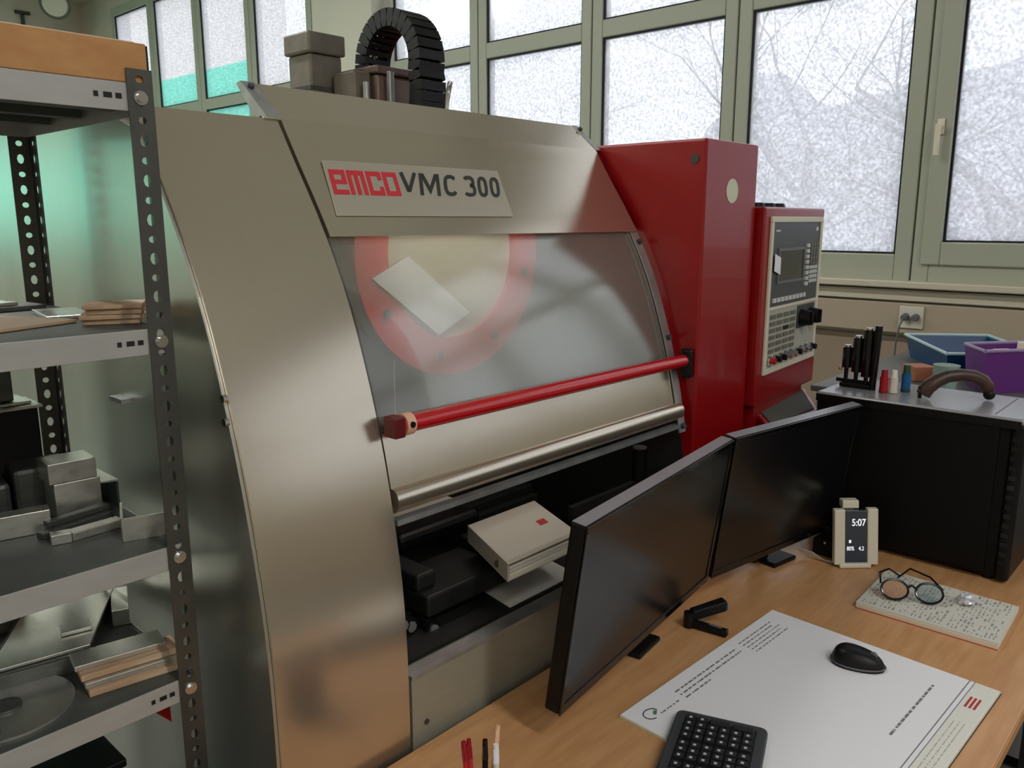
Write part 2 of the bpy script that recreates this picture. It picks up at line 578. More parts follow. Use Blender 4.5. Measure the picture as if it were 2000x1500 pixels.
# windows: one structure per bay
def window(i, n):
    a, b = YB(i), YB(i + 1)
    root = bpy.data.objects.new('window_%d' % n, None)
    COL.objects.link(root)
    root.location = (XW, (a + b) / 2, ZS)
    root['kind'] = 'structure'
    root['label'] = 'tall pale-framed window bay with patterned glass and a transom'
    x0, x1 = XW - .015, XW + .075
    g = .004
    fw = .078
    sash = (i == -1)
    fr = MB()
    fr.box(x0, x1, a + g, a + fw, ZS - .02, ZH)
    fr.box(x0, x1, b - fw, b - g, ZS - .02, ZH)
    fr.box(x0, x1, a + fw, b - fw, ZS - .02, 1.455 if sash else 1.49)
    fr.box(x0, x1, a + fw, b - fw, 2.715, 2.815)
    fr.box(x0, x1, a + fw, b - fw, ZH - .09, ZH)
    part('window_frame', fr, FRAME, root, bevel=.006)
    # narrow grooved cover between two frames
    part('cover_strip', MB().box(x0 + .012, x1 - .02, b - .006, b + .006, ZS, ZH), FRAME_IN, root)
    ly0, ly1, lz0, lz1 = a + fw, b - fw, 1.49, 2.715
    if sash:
        s = MB()
        sx0, sx1 = XW - .032, XW + .05
        ly0, ly1, lz0, lz1 = a + .06, b - .045, 1.445, 2.725
        sw = .082
        s.box(sx0, sx1, ly0, ly0 + sw, lz0, lz1)
        s.box(sx0, sx1, ly1 - sw, ly1, lz0, lz1)
        s.box(sx0, sx1, ly0 + sw, ly1 - sw, lz0, lz0 + .105)
        s.box(sx0, sx1, ly0 + sw, ly1 - sw, lz1 - sw, lz1)
        sh = part('sash', s, FRAME, root, bevel=.006)
        hy = ly1 - .035
        h = MB()
        h.box(sx0 - .012, sx0, hy - .016, hy + .016, 1.945, 2.015)
        h.cyl((sx0 - .012, hy, 1.98), (sx0 - .045, hy, 1.98), .011)
        h.box(sx0 - .055, sx0 - .037, hy - .011, hy + .011, 1.85, 1.99)
        h_obj = part('handle', h, IVORY, sh, bevel=.004, smooth=True, label='ivory window handle hanging down')
        for v_ in h_obj.data.vertices:
            v_.co.z += .085
        ly0, ly1, lz0, lz1 = ly0 + sw, ly1 - sw, lz0 + .105, lz1 - sw

    def lite(y0, y1, z0, z1):
        gk = MB()
        t = .009
        xx0, xx1 = XW - .004, XW + .03
        gk.box(xx0, xx1, y0, y0 + t, z0, z1)
        gk.box(xx0, xx1, y1 - t, y1, z0, z1)
        gk.box(xx0, xx1, y0 + t, y1 - t, z0, z0 + t)
        gk.box(xx0, xx1, y0 + t, y1 - t, z1 - t, z1)
        p = part('pane', MB().box(XW + .008, XW + .014, y0 + .002, y1 - .002, z0 + .002, z1 - .002), GLASS, root)
        part('gasket', gk, GASKET, p)
        return p
    lite(ly0, ly1, lz0, lz1)
    lite(a + fw, b - fw, 2.815, ZH - .09)
    if i >= 6:
        part('lower_film', MB().box(XW + .016, XW + .018, a + fw, b - fw, 1.49, 2.715), FILM, root, label='mint green translucent film')
        part('upper_film', MB().box(XW + .016, XW + .018, a + fw, b - fw, 2.815, 3.09), FILM, root, label='mint green translucent film')


n = 1
for i in range(I0, I1):
    if i == 4:
        continue
    window(i, n)
    n += 1

for k in range(6):
    xa, xb = -3.9 + 1.3 * k, -2.6 + 1.3 * k
    root = bpy.data.objects.new('window_%d' % n, None)
    COL.objects.link(root)
    root.location = ((xa + xb) / 2, Y1R, 1.40)
    root['kind'] = 'structure'
    root['label'] = 'low wide window of the far wall covered with mint film'
    fr = MB()
    fr.box(xa + .004, xa + .07, Y1R - .015, Y1R + .07, 1.40, 2.68)
    fr.box(xb - .07, xb - .004, Y1R - .015, Y1R + .07, 1.40, 2.68)
    fr.box(xa + .07, xb - .07, Y1R - .015, Y1R + .07, 1.40, 1.49)
    fr.box(xa + .07, xb - .07, Y1R - .015, Y1R + .07, 2.61, 2.68)
    part('window_frame', fr, FRAME, root, bevel=.006)
    part('pane', MB().box(xa + .065, xb - .065, Y1R + .012, Y1R + .018, 1.485, 2.615), FILM, root, label='mint green translucent pane')
    n += 1

# fill lights added out of view under the ceiling to brighten the interior
def fill_light(x, y):
    t = thing('fill_light', 'long white ceiling fixture added as fill light', 'lamp', (x, y, ZC - .12), group='added fill lights under the ceiling')
    part('housing', MB().box(x - .09, x + .09, y - .78, y + .78, ZC - .06, ZC), CEILM, t, bevel=.006)
    for dx in (-.045, .045):
        part('tube', MB().cyl((x + dx, y - .74, ZC - .085), (x + dx, y + .74, ZC - .085), .016, n=12), TUBE, t, smooth=True)
    l = bpy.data.lights.new('fill_glow', 'AREA')
    l.shape = 'RECTANGLE'
    l.size = .16
    l.size_y = 1.5
    l.energy = FILL_W * (1.25 if x > 0 else .8)
    l.color = (1.0, .985, .95)
    lo = bpy.data.objects.new('fill_glow', l)
    COL.objects.link(lo)
    lo.parent = t
    lo.location = (0, 0, .012)


for lx in (.6, -2.4):
    for ly in (-4.4, -2.2, 3.2, 5.6, 8.0):
        fill_light(lx, ly)

# double socket on the wide duct
so = thing('wall_socket', 'pale double wall socket with plugs on the beige cable duct', 'socket', (XW - .06, 1.215, 1.15))
part('cover_plate', MB().box(XW - .072, XW - .0605, 1.165, 1.275, 1.145, 1.25), mat('socket_white', (206, 202, 190), .4), so, bevel=.004)
for yy in (1.197, 1.243):
    part('plug', MB().cyl((XW - .072, yy, 1.2), (XW - .105, yy, 1.197), .018, .014), GREYP, so, smooth=True)
cb = MB()
cb.tube([(XW - .105, 1.243, 1.197), (XW - .13, 1.25, 1.16), (XW - .12, 1.262, 1.08), (XW - .1, 1.27, .95), (XW - .08, 1.28, .78), (XW - .08, 1.3, .3)], .004, 6)
part('cord', cb, GREYP, so, smooth=True)

# lamp and bracket up by the cornice, far left
lp = thing('wall_lamp', 'round grey metal lamp high under the ceiling in the far corner', 'lamp', (3.75, 10.25, 3.95))
part('lamp_shade', MB().cyl((3.80, 10.33, 4.05), (3.70, 10.17, 3.965), .10, .16, 24), mat('lamp_grey', (96, 100, 90), .5), lp, smooth=True)
part('lens', MB().cyl((3.699, 10.168, 3.964), (3.69, 10.153, 3.956), .13, .12, 24), CREAM, lp)
part('bracket', MB().tube([(3.80, 10.33, 4.05), (3.86, 10.5, 4.12), (3.9, 10.745, 4.16)], .03, 8), GREYP, lp, smooth=True)
bk_ = thing('wall_bracket', 'small dark T-shaped bracket on the far wall above the shelf rack', 'bracket', (3.55, 10.73, 3.7))
part('cross_arm', MB().box(3.47, 3.62, 10.70, 10.74, 3.925, 3.955), INK_DARK, bk_)
part('stem', MB().box(3.53, 3.56, 10.715, 10.749, 3.66, 3.92), INK_DARK, bk_)

# ------------------------------------------------------------------ outside
solo('snowy_ground', MB().box(4.5, 60, -40, 60, -.6, -.5), SNOW, 'snowy ground outside the windows', 'ground', kind='structure')
gh = []
for i in range(40):
    row = []
    for j in range(12):
        y = -34 + i * 2.2
        t = j / 11
        x = 17 + t * 9 + 1.2 * sin(i * .7) * (1 - t)
        z = -.5 + 6.6 * (1 - (1 - t) ** 2) + (random.random() - .5) * .9 * t + (1.2 * sin(i * .9) + .8 * sin(i * 2.1)) * t
        if y > 13:
            z = min(z, -.4 + t)
        row.append((x, y, z))
    gh.append(row)
solo('scrub_bank', MB().sheet(gh, .1), HEDGE, 'frosty grey scrub on a bank behind the trees', 'hedge', kind='stuff')
solo('outside_building', MB().box(9.5, 13, 20, 32, -.5, 9).box(9.4, 9.5, 22, 23, 1, 2.5).box(9.4, 9.5, 25, 26, 1, 2.5), BUILD, 'beige rendered building seen through the far windows', 'building', bevel=.02)


def tree(x, y, h, seed, label, spread=.55, r0=.13):
    rnd = random.Random(seed)
    tr, br = MB(), MB()

    def grow(p, d, ln, r, lvl):
        pts = [p]
        rs = [r]
        q = p.copy()
        dd = d.copy()
        k = 4 if lvl < 3 else 3
        for s in range(k):
            dd = (dd + Vector((rnd.uniform(-1, 1), rnd.uniform(-1, 1), rnd.uniform(-.5, .7))) * .16).normalized()
            q = q + dd * ln / k
            pts.append(q.copy())
            rs.append(r * (1 - .5 * (s + 1) / k))
        (tr if lvl == 0 else br).tube(pts, rs, 7 if lvl == 0 else (5 if lvl < 3 else 3), caps=False)
        if lvl >= 5 or r < .0045:
            return
        nb = 5 if lvl == 0 else (4 if lvl < 4 else 3)
        for s in range(nb):
            t = .3 + .7 * (s + 1) / nb
            idx = min(k, max(1, int(t * k)))
            a = rnd.uniform(0, 2 * pi)
            side = Vector((cos(a), sin(a), rnd.uniform(-.1, .5)))
            nd = (dd * (1 - spread) + side * spread).normalized()
            grow(pts[idx], nd, ln * rnd.uniform(.55, .75), rs[idx] * rnd.uniform(.5, .68), lvl + 1)
    grow(Vector((x, y, -.5)), Vector((rnd.uniform(-.1, .1), rnd.uniform(-.1, .1), 1)).normalized(), h * .45, r0, 0)
    t = thing('bare_tree', label, 'tree', (x, y, -.5), group='bare trees outside the windows')
    part('trunk', tr, BARK, t, smooth=True)
    part('branches', br, BARK, t, smooth=True)


tree(9.6, 1.9, 6.5, 3, 'bare tree outside the window with the handle, nearest to the glass', .6, .12)
tree(12.0, 5.2, 7.5, 5, 'bare tree outside the middle window behind the red cabinet', .55, .14)
tree(12.5, -1.2, 7.5, 8, 'bare tree outside at the right edge of the windows', .55, .14)
tree(15.0, 13.5, 7.5, 11, 'bare tree outside behind the machine top, farthest of the trees', .55, .13)

# ------------------------------------------------------------------ milling machine
MX0, MXS, MX1, MX2 = .58, .84, 1.80, 2.07
PROF = [(0.0, 1.045), (.2, 1.03), (.5, 1.014), (.72, 1.011), (.889, 1.012), (1.03, 1.02), (1.155, 1.039), (1.293, 1.069),
        (1.421, 1.108), (1.522, 1.147), (1.622, 1.199), (1.681, 1.236), (1.747, 1.281), (1.826, 1.333)]
py = lambda z: interp(PROF, z)


def zs(a, b, n):
    return [a + (b - a) * i / n for i in range(n + 1)]


mill = thing('milling_machine', 'large stainless steel and red milling machine with curved sliding door and logo hood', 'machine', (1.3, 1.55, 0))
YBK = 2.25
poly = [(py(z), z) for z in zs(.02, 1.826, 44)] + [(1.41, 1.832), (YBK, 1.832), (YBK, .02)]
part('side_panel', MB().prism_x(poly, MX0 + .004, MXS - .003), STEEL_V, mill, smooth=True, angle=25)
lf = part('side_plate', MB().prism_x([(y + .006, z) for y, z in poly[:-4]] + [(1.42, 1.822), (YBK, 1.822), (YBK, .02)], MX0 - .002, MX0 + .0035), STEEL_SIDE, mill)
hg = MB()
hg.box(MX0 - .022, MX0 - .002, 1.42, 1.47, 1.34, 1.348)
part('side_hinge', hg, ZINC, mill)
for z in (1.395, 1.36):
    part('bolt', MB().cyl((MX0 - .008, 1.075 + (1.395 - z) * .0 + .02, z), (MX0 - .001, 1.095, z), .006, n=10), CHROME, mill)

# hood: curved prism with folded-back top strip
HZ0, HZ1 = 1.622, 1.828
hood_poly = [(py(z) - .003, z) for z in zs(HZ0, HZ1, 14)] + [(1.41, 1.895), (1.428, 1.891), (1.36, 1.80), (YBK, 1.80), (YBK, 1.77), (1.33, 1.76), (1.26, HZ0 + .012), (1.215, HZ0 - .002)]
HXR = 1.775
hd = MB().prism_x(hood_poly, MXS + .003, HXR)
hood = part('hood', hd, STEEL, mill, smooth=True, angle=9)
# end strips of the folded top with a screw each
for xa, xb in ((MXS - .026, MXS + .0025), (HXR + .0005, HXR + .02)):
    e = part('end_strip', MB().prism_x([(1.328, 1.8285), (1.409, 1.8965), (1.424, 1.893), (1.37, 1.8335)], xa, xb), ZINC, hood)
    part('screw', MB().cyl((xa + .011, 1.394, 1.884), (xa + .011, 1.390, 1.889), .006, n=10), INK_DARK, hood)
TV = Vector((0, .547, .837))
NV = Vector((0, -.837, .547))
HP = Vector((0, 1.199 - .003, 1.622))
hv = lambda u, v, k=0: HP + Vector((u, 0, 0)) + TV * v + NV * k
# offset of the curved sheet above the chord plane (the profile bulges slightly)
npz = part('name_plate', MB().obox(hv(.872, .040, .0022), (.458, 0, 0), TV * .118 + Vector((.018, 0, 0)), NV * .0020), PLATE, hood, bevel=.0008)
LB = .0043


def stroke(mb, u0, u1, v0, v1):
    mb.obox(hv(u0 + .16 * (v0 - .0875), v0, LB), (u1 - u0, 0, 0), TV * (v1 - v0) + Vector((.16 * (v1 - v0), 0, 0)), NV * .0008)


logo = MB()
lu, lv0, lvh = .886, .0845, .053
lw, gap, th = .0345, .004, .0088


def gl(k, rects):
    for a, b, c, d in rects:
        stroke(logo, lu + k * (lw + gap) + a * lw, lu + k * (lw + gap) + b * lw, lv0 + c * lvh, lv0 + d * lvh)


q = th / lw
p = .19
gl(0, [(0, q, 0, 1), (q, 1, 1 - p, 1), (1 - q, 1, .42, 1 - p), (q, 1 - q, .42, .42 + p * .9), (q, 1, 0, p)])
gl(1, [(0, q, 0, 1), (q, 1.12, 1 - p, 1), (.56 - q / 2, .56 + q / 2, 0, 1 - p), (1.12 - q, 1.12, 0, 1 - p)])
lu += .005
gl(2, [(0, q, 0, 1), (q, 1, 1 - p, 1), (q, 1, 0, p), (1 - q, 1, p, .36), (1 - q, 1, .64, 1 - p)])
gl(3, [(0, q, 0, 1), (q, 1, 1 - p, 1), (q, 1, 0, p), (1 - q, 1, p, 1 - p)])
part('lettering', logo, mat('logo_red', (206, 44, 58), .5), npz)


def text_part(body, u, v, height, sx, m, parent, name='lettering', base=None, ex=.0006, off=.006):
    cu = bpy.data.curves.new(name, 'FONT')
    cu.body = body
    cu.size = height * 1.38
    cu.offset = off * height
    cu.extrude = ex
    tmp = bpy.data.objects.new('tmp', cu)
    COL.objects.link(tmp)
    bpy.context.view_layer.update()
    me = bpy.data.meshes.new_from_object(tmp.evaluated_get(bpy.context.evaluated_depsgraph_get()))
    bpy.data.objects.remove(tmp)
    bpy.data.curves.remove(cu)
    me.name = name
    me.materials.clear()
    me.materials.append(m)
    o = bpy.data.objects.new(name, me)
    COL.objects.link(o)
    o.parent = parent
    return o


def place_text(o, parent, origin, ux, uy, sx):
    ux, uy = Vector(ux).normalized(), Vector(uy).normalized()
    nz_ = ux.cross(uy)
    M = Matrix((ux * sx, uy, nz_)).transposed().to_4x4()
    M.translation = Vector(origin)
    L = wmat(parent).inverted() @ M
    loc, rot, sc = L.decompose()
    o.location, o.rotation_euler, o.scale = loc, rot.to_euler(), sc


DKTXT = mat('text_dark', (46, 48, 46), .5)


def ribbon(mb, pts, t, closed=False):
    """flat mitred stroke on the hood plane through (u, v) points"""
    P = [Vector((a_, b_)) for a_, b_ in pts]
    n_ = len(P)
    L_, R_ = [], []
    for i_ in range(n_):
        if closed:
            d0, d1 = (P[i_] - P[i_ - 1]).normalized(), (P[(i_ + 1) % n_] - P[i_]).normalized()
        else:
            d0 = (P[i_] - P[max(i_ - 1, 0)] if i_ else P[1] - P[0]).normalized()
            d1 = (P[i_ + 1] - P[i_] if i_ < n_ - 1 else P[i_] - P[i_ - 1]).normalized()
        m_ = (d0 + d1).normalized()
        k_ = t / 2 / max(.35, m_.dot(d1))
        nn_ = Vector((-m_.y, m_.x))
        L_.append(P[i_] + nn_ * k_)
        R_.append(P[i_] - nn_ * k_)
    rng = range(n_ if closed else n_ - 1)
    vs, fs = [], []
    for h_ in (LB, LB + .0008):
        for i_ in range(n_):
            vs += [hv(q_.x + .38 * (q_.y - V0), q_.y, h_) for q_ in (L_[i_], R_[i_])]
    for i_ in rng:
        a_, b_ = 2 * i_, 2 * ((i_ + 1) % n_)
        o_ = 2 * n_
        fs += [(a_, a_ + 1, b_ + 1, b_), (a_ + o_, b_ + o_, b_ + 1 + o_, a_ + 1 + o_), (a_, b_, b_ + o_, a_ + o_), (a_ + 1, a_ + 1 + o_, b_ + 1 + o_, b_ + 1)]
    return mb.add(vs, fs)


def oval(u0, u1, v0, v1, a0, a1, n_=14, pw=.72):
    r_ = []
    for k_ in range(n_ + 1):
        a_ = radians(a0 + (a1 - a0) * k_ / n_)
        c_, s_ = cos(a_), sin(a_)
        r_.append(((u0 + u1) / 2 + (u1 - u0) / 2 * (abs(c_) ** pw) * (1 if c_ > 0 else -1), (v0 + v1) / 2 + (v1 - v0) / 2 * (abs(s_) ** pw) * (1 if s_ > 0 else -1)))
    return r_


V0, V1, ST = .0875, .1395, .0088
hs = ST / 2
for strokes in (
        [([(1.044, V1), (1.060, V0 + .011), (1.063, V0 + .011), (1.079, V1)], 0)],
        [([(1.094, V0), (1.094, V1 - hs), (1.099, V1 - hs), (1.1165, V0 + .012), (1.134, V1 - hs), (1.139, V1 - hs), (1.139, V0)], 0)],
        [(oval(1.159, 1.188, V0 + hs, V1 - hs, 38, 322), 0)],
        [(oval(1.214, 1.239, V0 + .026, V1 - hs, 150, -80), 0), (oval(1.213, 1.241, V0 + hs, V0 + .029, 85, -150), 0)],
        [(oval(1.256, 1.277, V0 + hs, V1 - hs, 0, 360)[:-1], 1)],
        [(oval(1.293, 1.314, V0 + hs, V1 - hs, 0, 360)[:-1], 1)]):
    lm = MB()
    for pts, cl_ in strokes:
        ribbon(lm, pts, ST, bool(cl_))
    part('lettering', lm, DKTXT, npz)

# door
DOFF = .014
DX0, DX1 = MXS + .006, 1.752
dy = lambda z: py(z) + DOFF


def door_grid(x0, x1, z0, z1, nx, nz, off=0):
    return [[(x0 + (x1 - x0) * i / nx, dy(z) + off, z) for z in zs(z0, z1, nz)] for i in range(nx + 1)]


door_f = MB()
door_f.sheet(door_grid(DX0, DX1, 1.198, 1.292, 2, 10), .006)
door = part('door', door_f, STEEL, mill, smooth=True)
part('window_pane', MB().sheet(door_grid(DX0, DX1, 1.293, 1.640, 2, 30), .006), PANE, door, smooth=True, label='clear curved pane with painted reflection haze')
rl = MB()
rp_ = []
for k in range(13):
    a = -pi / 2 + pi * k / 12
    rp_.append((dy(1.178) - .006 - cos(a) * .016, 1.178 + sin(a) * .021))
rp_ += [(dy(1.178) + .02, 1.199), (dy(1.178) + .02, 1.157)]
rl.prism_x(rp_, DX0, 1.772)
part('bottom_rail', rl, STEEL, door, smooth=True)
part('bottom_lip', MB().box(DX0, 1.772, dy(1.15) - .012, dy(1.15) + .006, 1.136, 1.146), ZINC, door)
st = MB().sheet([[(x, dy(z) - .008, z) for z in zs(1.125, 1.635, 36)] for x in (1.754, 1.782)], .004)
ss = part('side_strip', st, ZINC, door, smooth=True)
for z in (1.14, 1.36, 1.595):
    part('bolt', MB().cyl((1.768, dy(z) - .010, z), (1.768, dy(z) - .020, z + .004), .007, n=10), INK_DARK, ss)

# red pull bar
bar = part('pull_bar', MB().cyl((.862, 1.048, 1.310), (1.79, 1.048, 1.306), .0155, n=24), RED_LACQ, door, smooth=True)
part('bar_clamp', MB().box(.838, .862, 1.030, 1.062, 1.292, 1.328), mat('clamp_dark_red', (96, 14, 18), .4), bar, bevel=.003)
cl = MB().cyl((.866, 1.048, 1.310), (.885, 1.048, 1.310), .0195, n=20)
part('bar_collar', cl, mat('collar_pale', (226, 180, 150), .4), bar, smooth=True)
part('collar_screw', MB().cyl((.8755, 1.027, 1.312), (.8755, 1.033, 1.312), .0055, n=10), BLACK, bar)
part('bar_bracket', MB().box(1.775, 1.799, 1.030, 1.058, 1.262, 1.335), BLACK, bar, bevel=.006)

# lower front panel and cavity
sill = MB()
sill.prism_x([(py(z), z) for z in zs(.02, .858, 20)] + [(py(.858) + .02, .864), (py(.858) + .045, .858), (py(.858) + .045, .02)], MXS + .003, MX1 - .002)
part('lower_panel', sill, STEEL_LOW, mill, smooth=True, angle=30)
part('panel_lip', MB().box(MXS + .003, MX1 - .004, py(.86) - .002, py(.86) + .03, .859, .866), ZINC, mill)
part('bolt', MB().cyl((.875, py(.76) - .003, .765), (.875, py(.76) + .002, .765), .005, n=10), INK_DARK, mill)
cav = MB()
cav.box(MXS, MX1, YBK - .04, YBK, .3, 1.80)                       # back wall
cav.prism_x([(py(z) + .03, z) for z in zs(.3, 1.72, 24)] + [(YBK - .05, 1.72), (YBK - .05, .3)], MXS - .0025, MXS + .001)
cav.box(MXS, MX1, 1.06, YBK, .58, .60)                            # chip floor
cav.prism_x([(py(z) + .028, z) for z in zs(.3, 1.72, 24)] + [(YBK - .05, 1.72), (YBK - .05, .3)], MX1 - .005, MX1 - .0005)
part('inner_liner', cav, DARK_INT, mill)
tr_ = MB()
tr_.box(MXS + .01, MX1 - .01, 1.30, 1.312, .60, .775)
tr_.box(MXS + .01, MX1 - .01, 1.312, 1.75, .755, .768)
part('chip_tray', tr_, DARK_INT, mill)
part('tray_edge', MB().box(MXS + .01, MX1 - .01, 1.292, 1.30, .770, .780), mat('edge_grey', (120, 122, 120), .4, .4), mill)
tb = MB()
tb.box(1.0, 1.75, 1.50, 1.95, .80, .86)
for k in range(4):
    tb.box(1.0, 1.75, 1.52 + k * .11, 1.56 + k * .11, .86, .885)
part('work_table', tb, mat('table_iron', (58, 60, 58), .45, .6), mill, bevel=.004)
part('table_saddle', MB().box(1.15, 1.6, 1.56, 1.9, .768, .80), DARK_INT, mill)
vi = MB()
vi.box(.98, 1.26, 1.12, 1.42, .885, .93)
vi.box(.98, 1.03, 1.15, 1.40, .93, .965)
vi.box(1.20, 1.26, 1.15, 1.40, .93, .957)
vi.box(1.04, 1.20, 1.17, 1.38, .78, .885)
part('vice', vi, mat('vice_iron', (44, 45, 44), .5, .5), mill, bevel=.006)
for k, (vx, vy, vz) in enumerate([(.90, 1.12, .93), (.945, 1.15, .90), (.91, 1.2, .975), (.985, 1.13, .885)]):
    v = part('coolant_valve', MB().cyl((vx, vy, vz - .09), (vx, vy, vz), .014, n=12).cyl((vx, vy - .02, vz - .02), (vx, vy + .02, vz - .02), .018, n=12), BLACK, mill, smooth=True)
    part('valve_nut', MB().cyl((vx, vy - .024, vz - .02), (vx, vy - .0201, vz - .02), .011, n=8), ZINC, v)
part('valve_base', MB().box(.88, 1.01, 1.09, 1.24, .775, .84), DARK_INT, mill, bevel=.006)
part('valve_leg', MB().box(.89, 1.0, 1.31, 1.33, .60, .775), DARK_INT, mill)
part('guide_post', MB().cyl((1.735, 1.14, .862), (1.735, 1.14, 1.07), .0195, n=20), BLACK, mill, smooth=True, label='black round post with a grey cap')
part('post_cap', MB().cyl((1.735, 1.14, 1.0705), (1.735, 1.14, 1.075), .0175, n=20), GREYP, mill)
part('post_arm', MB().box(1.45, 1.73, 1.135, 1.15, .955, .985), DARK_INT, mill)

# tool drum behind the pane
DCX, DCY, DCZ = 1.38, 1.45, 1.575


def ring(mb, r0, r1, y0, y1, n=72):
    vs = []
    for k in range(n):
        a = 2 * pi * k / n
        for r, y in ((r0, y0), (r1, y0), (r1, y1), (r0, y1)):
            vs.append((DCX + r * cos(a), y, DCZ + r * sin(a)))
    fs = []
    for k in range(n):
        b, c = 4 * k, 4 * ((k + 1) % n)
        fs += [(b + j, b + (j + 1) % 4, c + (j + 1) % 4, c + j) for j in range(4)]
    return mb.add(vs, fs)


drum = part('tool_drum', MB().cyl((DCX, DCY + .012, DCZ), (DCX, DCY + .05, DCZ), .296, n=72), mat('drum_cream', (196, 188, 170), .5), mill, smooth=True)
part('drum_ring', ring(MB(), .206, .298, DCY, DCY + .0115), RED_RING, drum, smooth=True)
for k in range(8):
    a = 2 * pi * k / 8 + .55
    part('bolt', MB().cyl((DCX + .252 * cos(a), DCY - .008, DCZ + .252 * sin(a)), (DCX + .252 * cos(a), DCY - .0005, DCZ + .252 * sin(a)), .010, n=10), INK_DARK, drum)
part('drum_shaft', MB().cyl((DCX, DCY + .05, DCZ), (DCX, DCY + .6, DCZ), .08, n=24), DARK_INT, drum, smooth=True)
pc = [Vector((1.228, DCY - .006, 1.57)), Vector((1.422, DCY - .006, 1.439)), Vector((1.318, DCY - .006, 1.38)), Vector((1.124, DCY - .006, 1.524))]
part('paper_sheet', MB().obox(pc[3], pc[0] - pc[3], pc[2] - pc[3], (0, .004, 0)), PAPER, drum, label='white paper sheet')

wl = part('inner_fill_bar', MB().box(1.12, 1.62, 1.275, 1.30, 1.652, 1.664), CREAM, mill, bevel=.004)  # fill light added behind the hood to brighten the tool drum
ll = bpy.data.lights.new('inner_fill_glow', 'AREA')
ll.shape = 'RECTANGLE'
ll.size, ll.size_y = .48, .02
ll.energy = 1.3
ll.color = (1, .96, .88)
lo = bpy.data.objects.new('inner_fill_glow', ll)
COL.objects.link(lo)
lo.parent = wl
lo.location = (1.37 - 1.3, 1.29 - 1.55, 1.650)
lo.rotation_euler = (radians(40), 0, 0)

# electrical cabinet (red)
CY0 = 1.022
cab = MB().box(MX1, MX2, CY0, 2.1, .06, 1.842)
cabinet = part('electrical_cabinet', cab, RED, mill, bevel=.006, label='red box-shaped cabinet at the right end')
part('sticker', MB().cyl((1.935, CY0 - .0012, 1.722), (1.935, CY0 + .001, 1.722), .030, n=36), STICKER, cabinet, label='pale round sticker')
part('bolt', MB().cyl((MX1 - .002, 1.052, 1.795), (MX1 + .001, 1.052, 1.795), .011, n=16), INK_DARK, cabinet)
part('plinth', MB().box(MX1 + .02, MX2 - .02, CY0 + .05, 2.05, 0, .06).box(MX0 + .03, MX1, 1.1, 2.2, 0, .02), BLACK_MATT, mill)

# control panel, hung on the right side of the cabinet, turned 5 degrees
ca = radians(5)
PU = Vector((cos(ca), sin(ca), 0))
PN = Vector((sin(ca), -cos(ca), 0))
PZ = Vector((0, 0, 1))
PO = Vector((2.085, 1.0, 1.15))
pp = lambda u, z, k=0: PO + PU * u + Vector((0, 0, z - 1.15)) + PN * k
PW = .50
pbox = MB().obox(pp(0, 1.140, -.13), PU * PW, PZ * .545, PN * .13)
panel = part('control_panel', pbox, RED, mill, bevel=.006, label='red control panel box with a slate screen plate and keypad')
part('panel_arm', MB().box(MX2, 2.10, 1.06, 1.12, 1.2, 1.6), RED, panel)
part('panel_neck', MB().obox(pp(.02, 1.0, -.11), PU * .40, PZ * .139, PN * .1), RED, panel)


def prect(u0, u1, z0, z1, k=0, d=.003):
    return MB().obox(pp(u0, z0, k), PU * (u1 - u0), PZ * (z1 - z0), PN * d)


FU0, FU1, FZ0, FZ1 = .035, .47, 1.225, 1.66
fr = MB()
bw = .016
for (a, b, c, d) in ((FU0, FU1, FZ0, FZ0 + bw), (FU0, FU1, FZ1 - bw, FZ1), (FU0, FU0 + bw, FZ0 + bw, FZ1 - bw), (FU1 - bw, FU1, FZ0 + bw, FZ1 - bw)):
    fr.obox(pp(a, c, 0), PU * (b - a), PZ * (d - c), PN * .008)
part('front_frame', fr, CREAM, panel, bevel=.002, label='cream frame')
IU0, IU1, IZ0, IZ1 = FU0 + bw, FU1 - bw, FZ0 + bw, FZ1 - bw
ZM = 1.405
sp = part('screen_plate', prect(IU0, IU1, ZM + .008, IZ1, 0, .004), PANEL_DK, panel)
part('divider', prect(IU0, IU1, ZM, ZM + .008, 0, .006), CREAM, panel)
kp = part('keypad_plate', prect(IU0, IU1, IZ0, ZM, 0, .004), PANEL_BG, panel)
lu_ = lambda t: IU0 + (IU1 - IU0) * t
lz_ = lambda t: IZ1 + (IZ0 - IZ1) * t          # t 0 top .. 1 bottom
scb = MB()
for (a, b, c, d) in ((.12, .66, .175, .195), (.12, .66, .40, .42)):
    scb.obox(pp(lu_(a), lz_(d), .004), PU * (lu_(b) - lu_(a)), PZ * (lz_(c) - lz_(d)), PN * .004)
for (a, b) in ((.12, .14), (.64, .66)):
    scb.obox(pp(lu_(a), lz_(.40), .004), PU * (lu_(b) - lu_(a)), PZ * (lz_(.195) - lz_(.40)), PN * .004)
part('screen_bezel', scb, GREYP, panel)
part('screen', prect(lu_(.14), lu_(.64), lz_(.40), lz_(.195), .004, .0015), CRT, panel)
proto = None


def key_at(u0, u1, z0, z1, m, k=.004, d=.005, name='key'):
    return part(name, prect(u0, u1, z0, z1, k, d), m, panel)


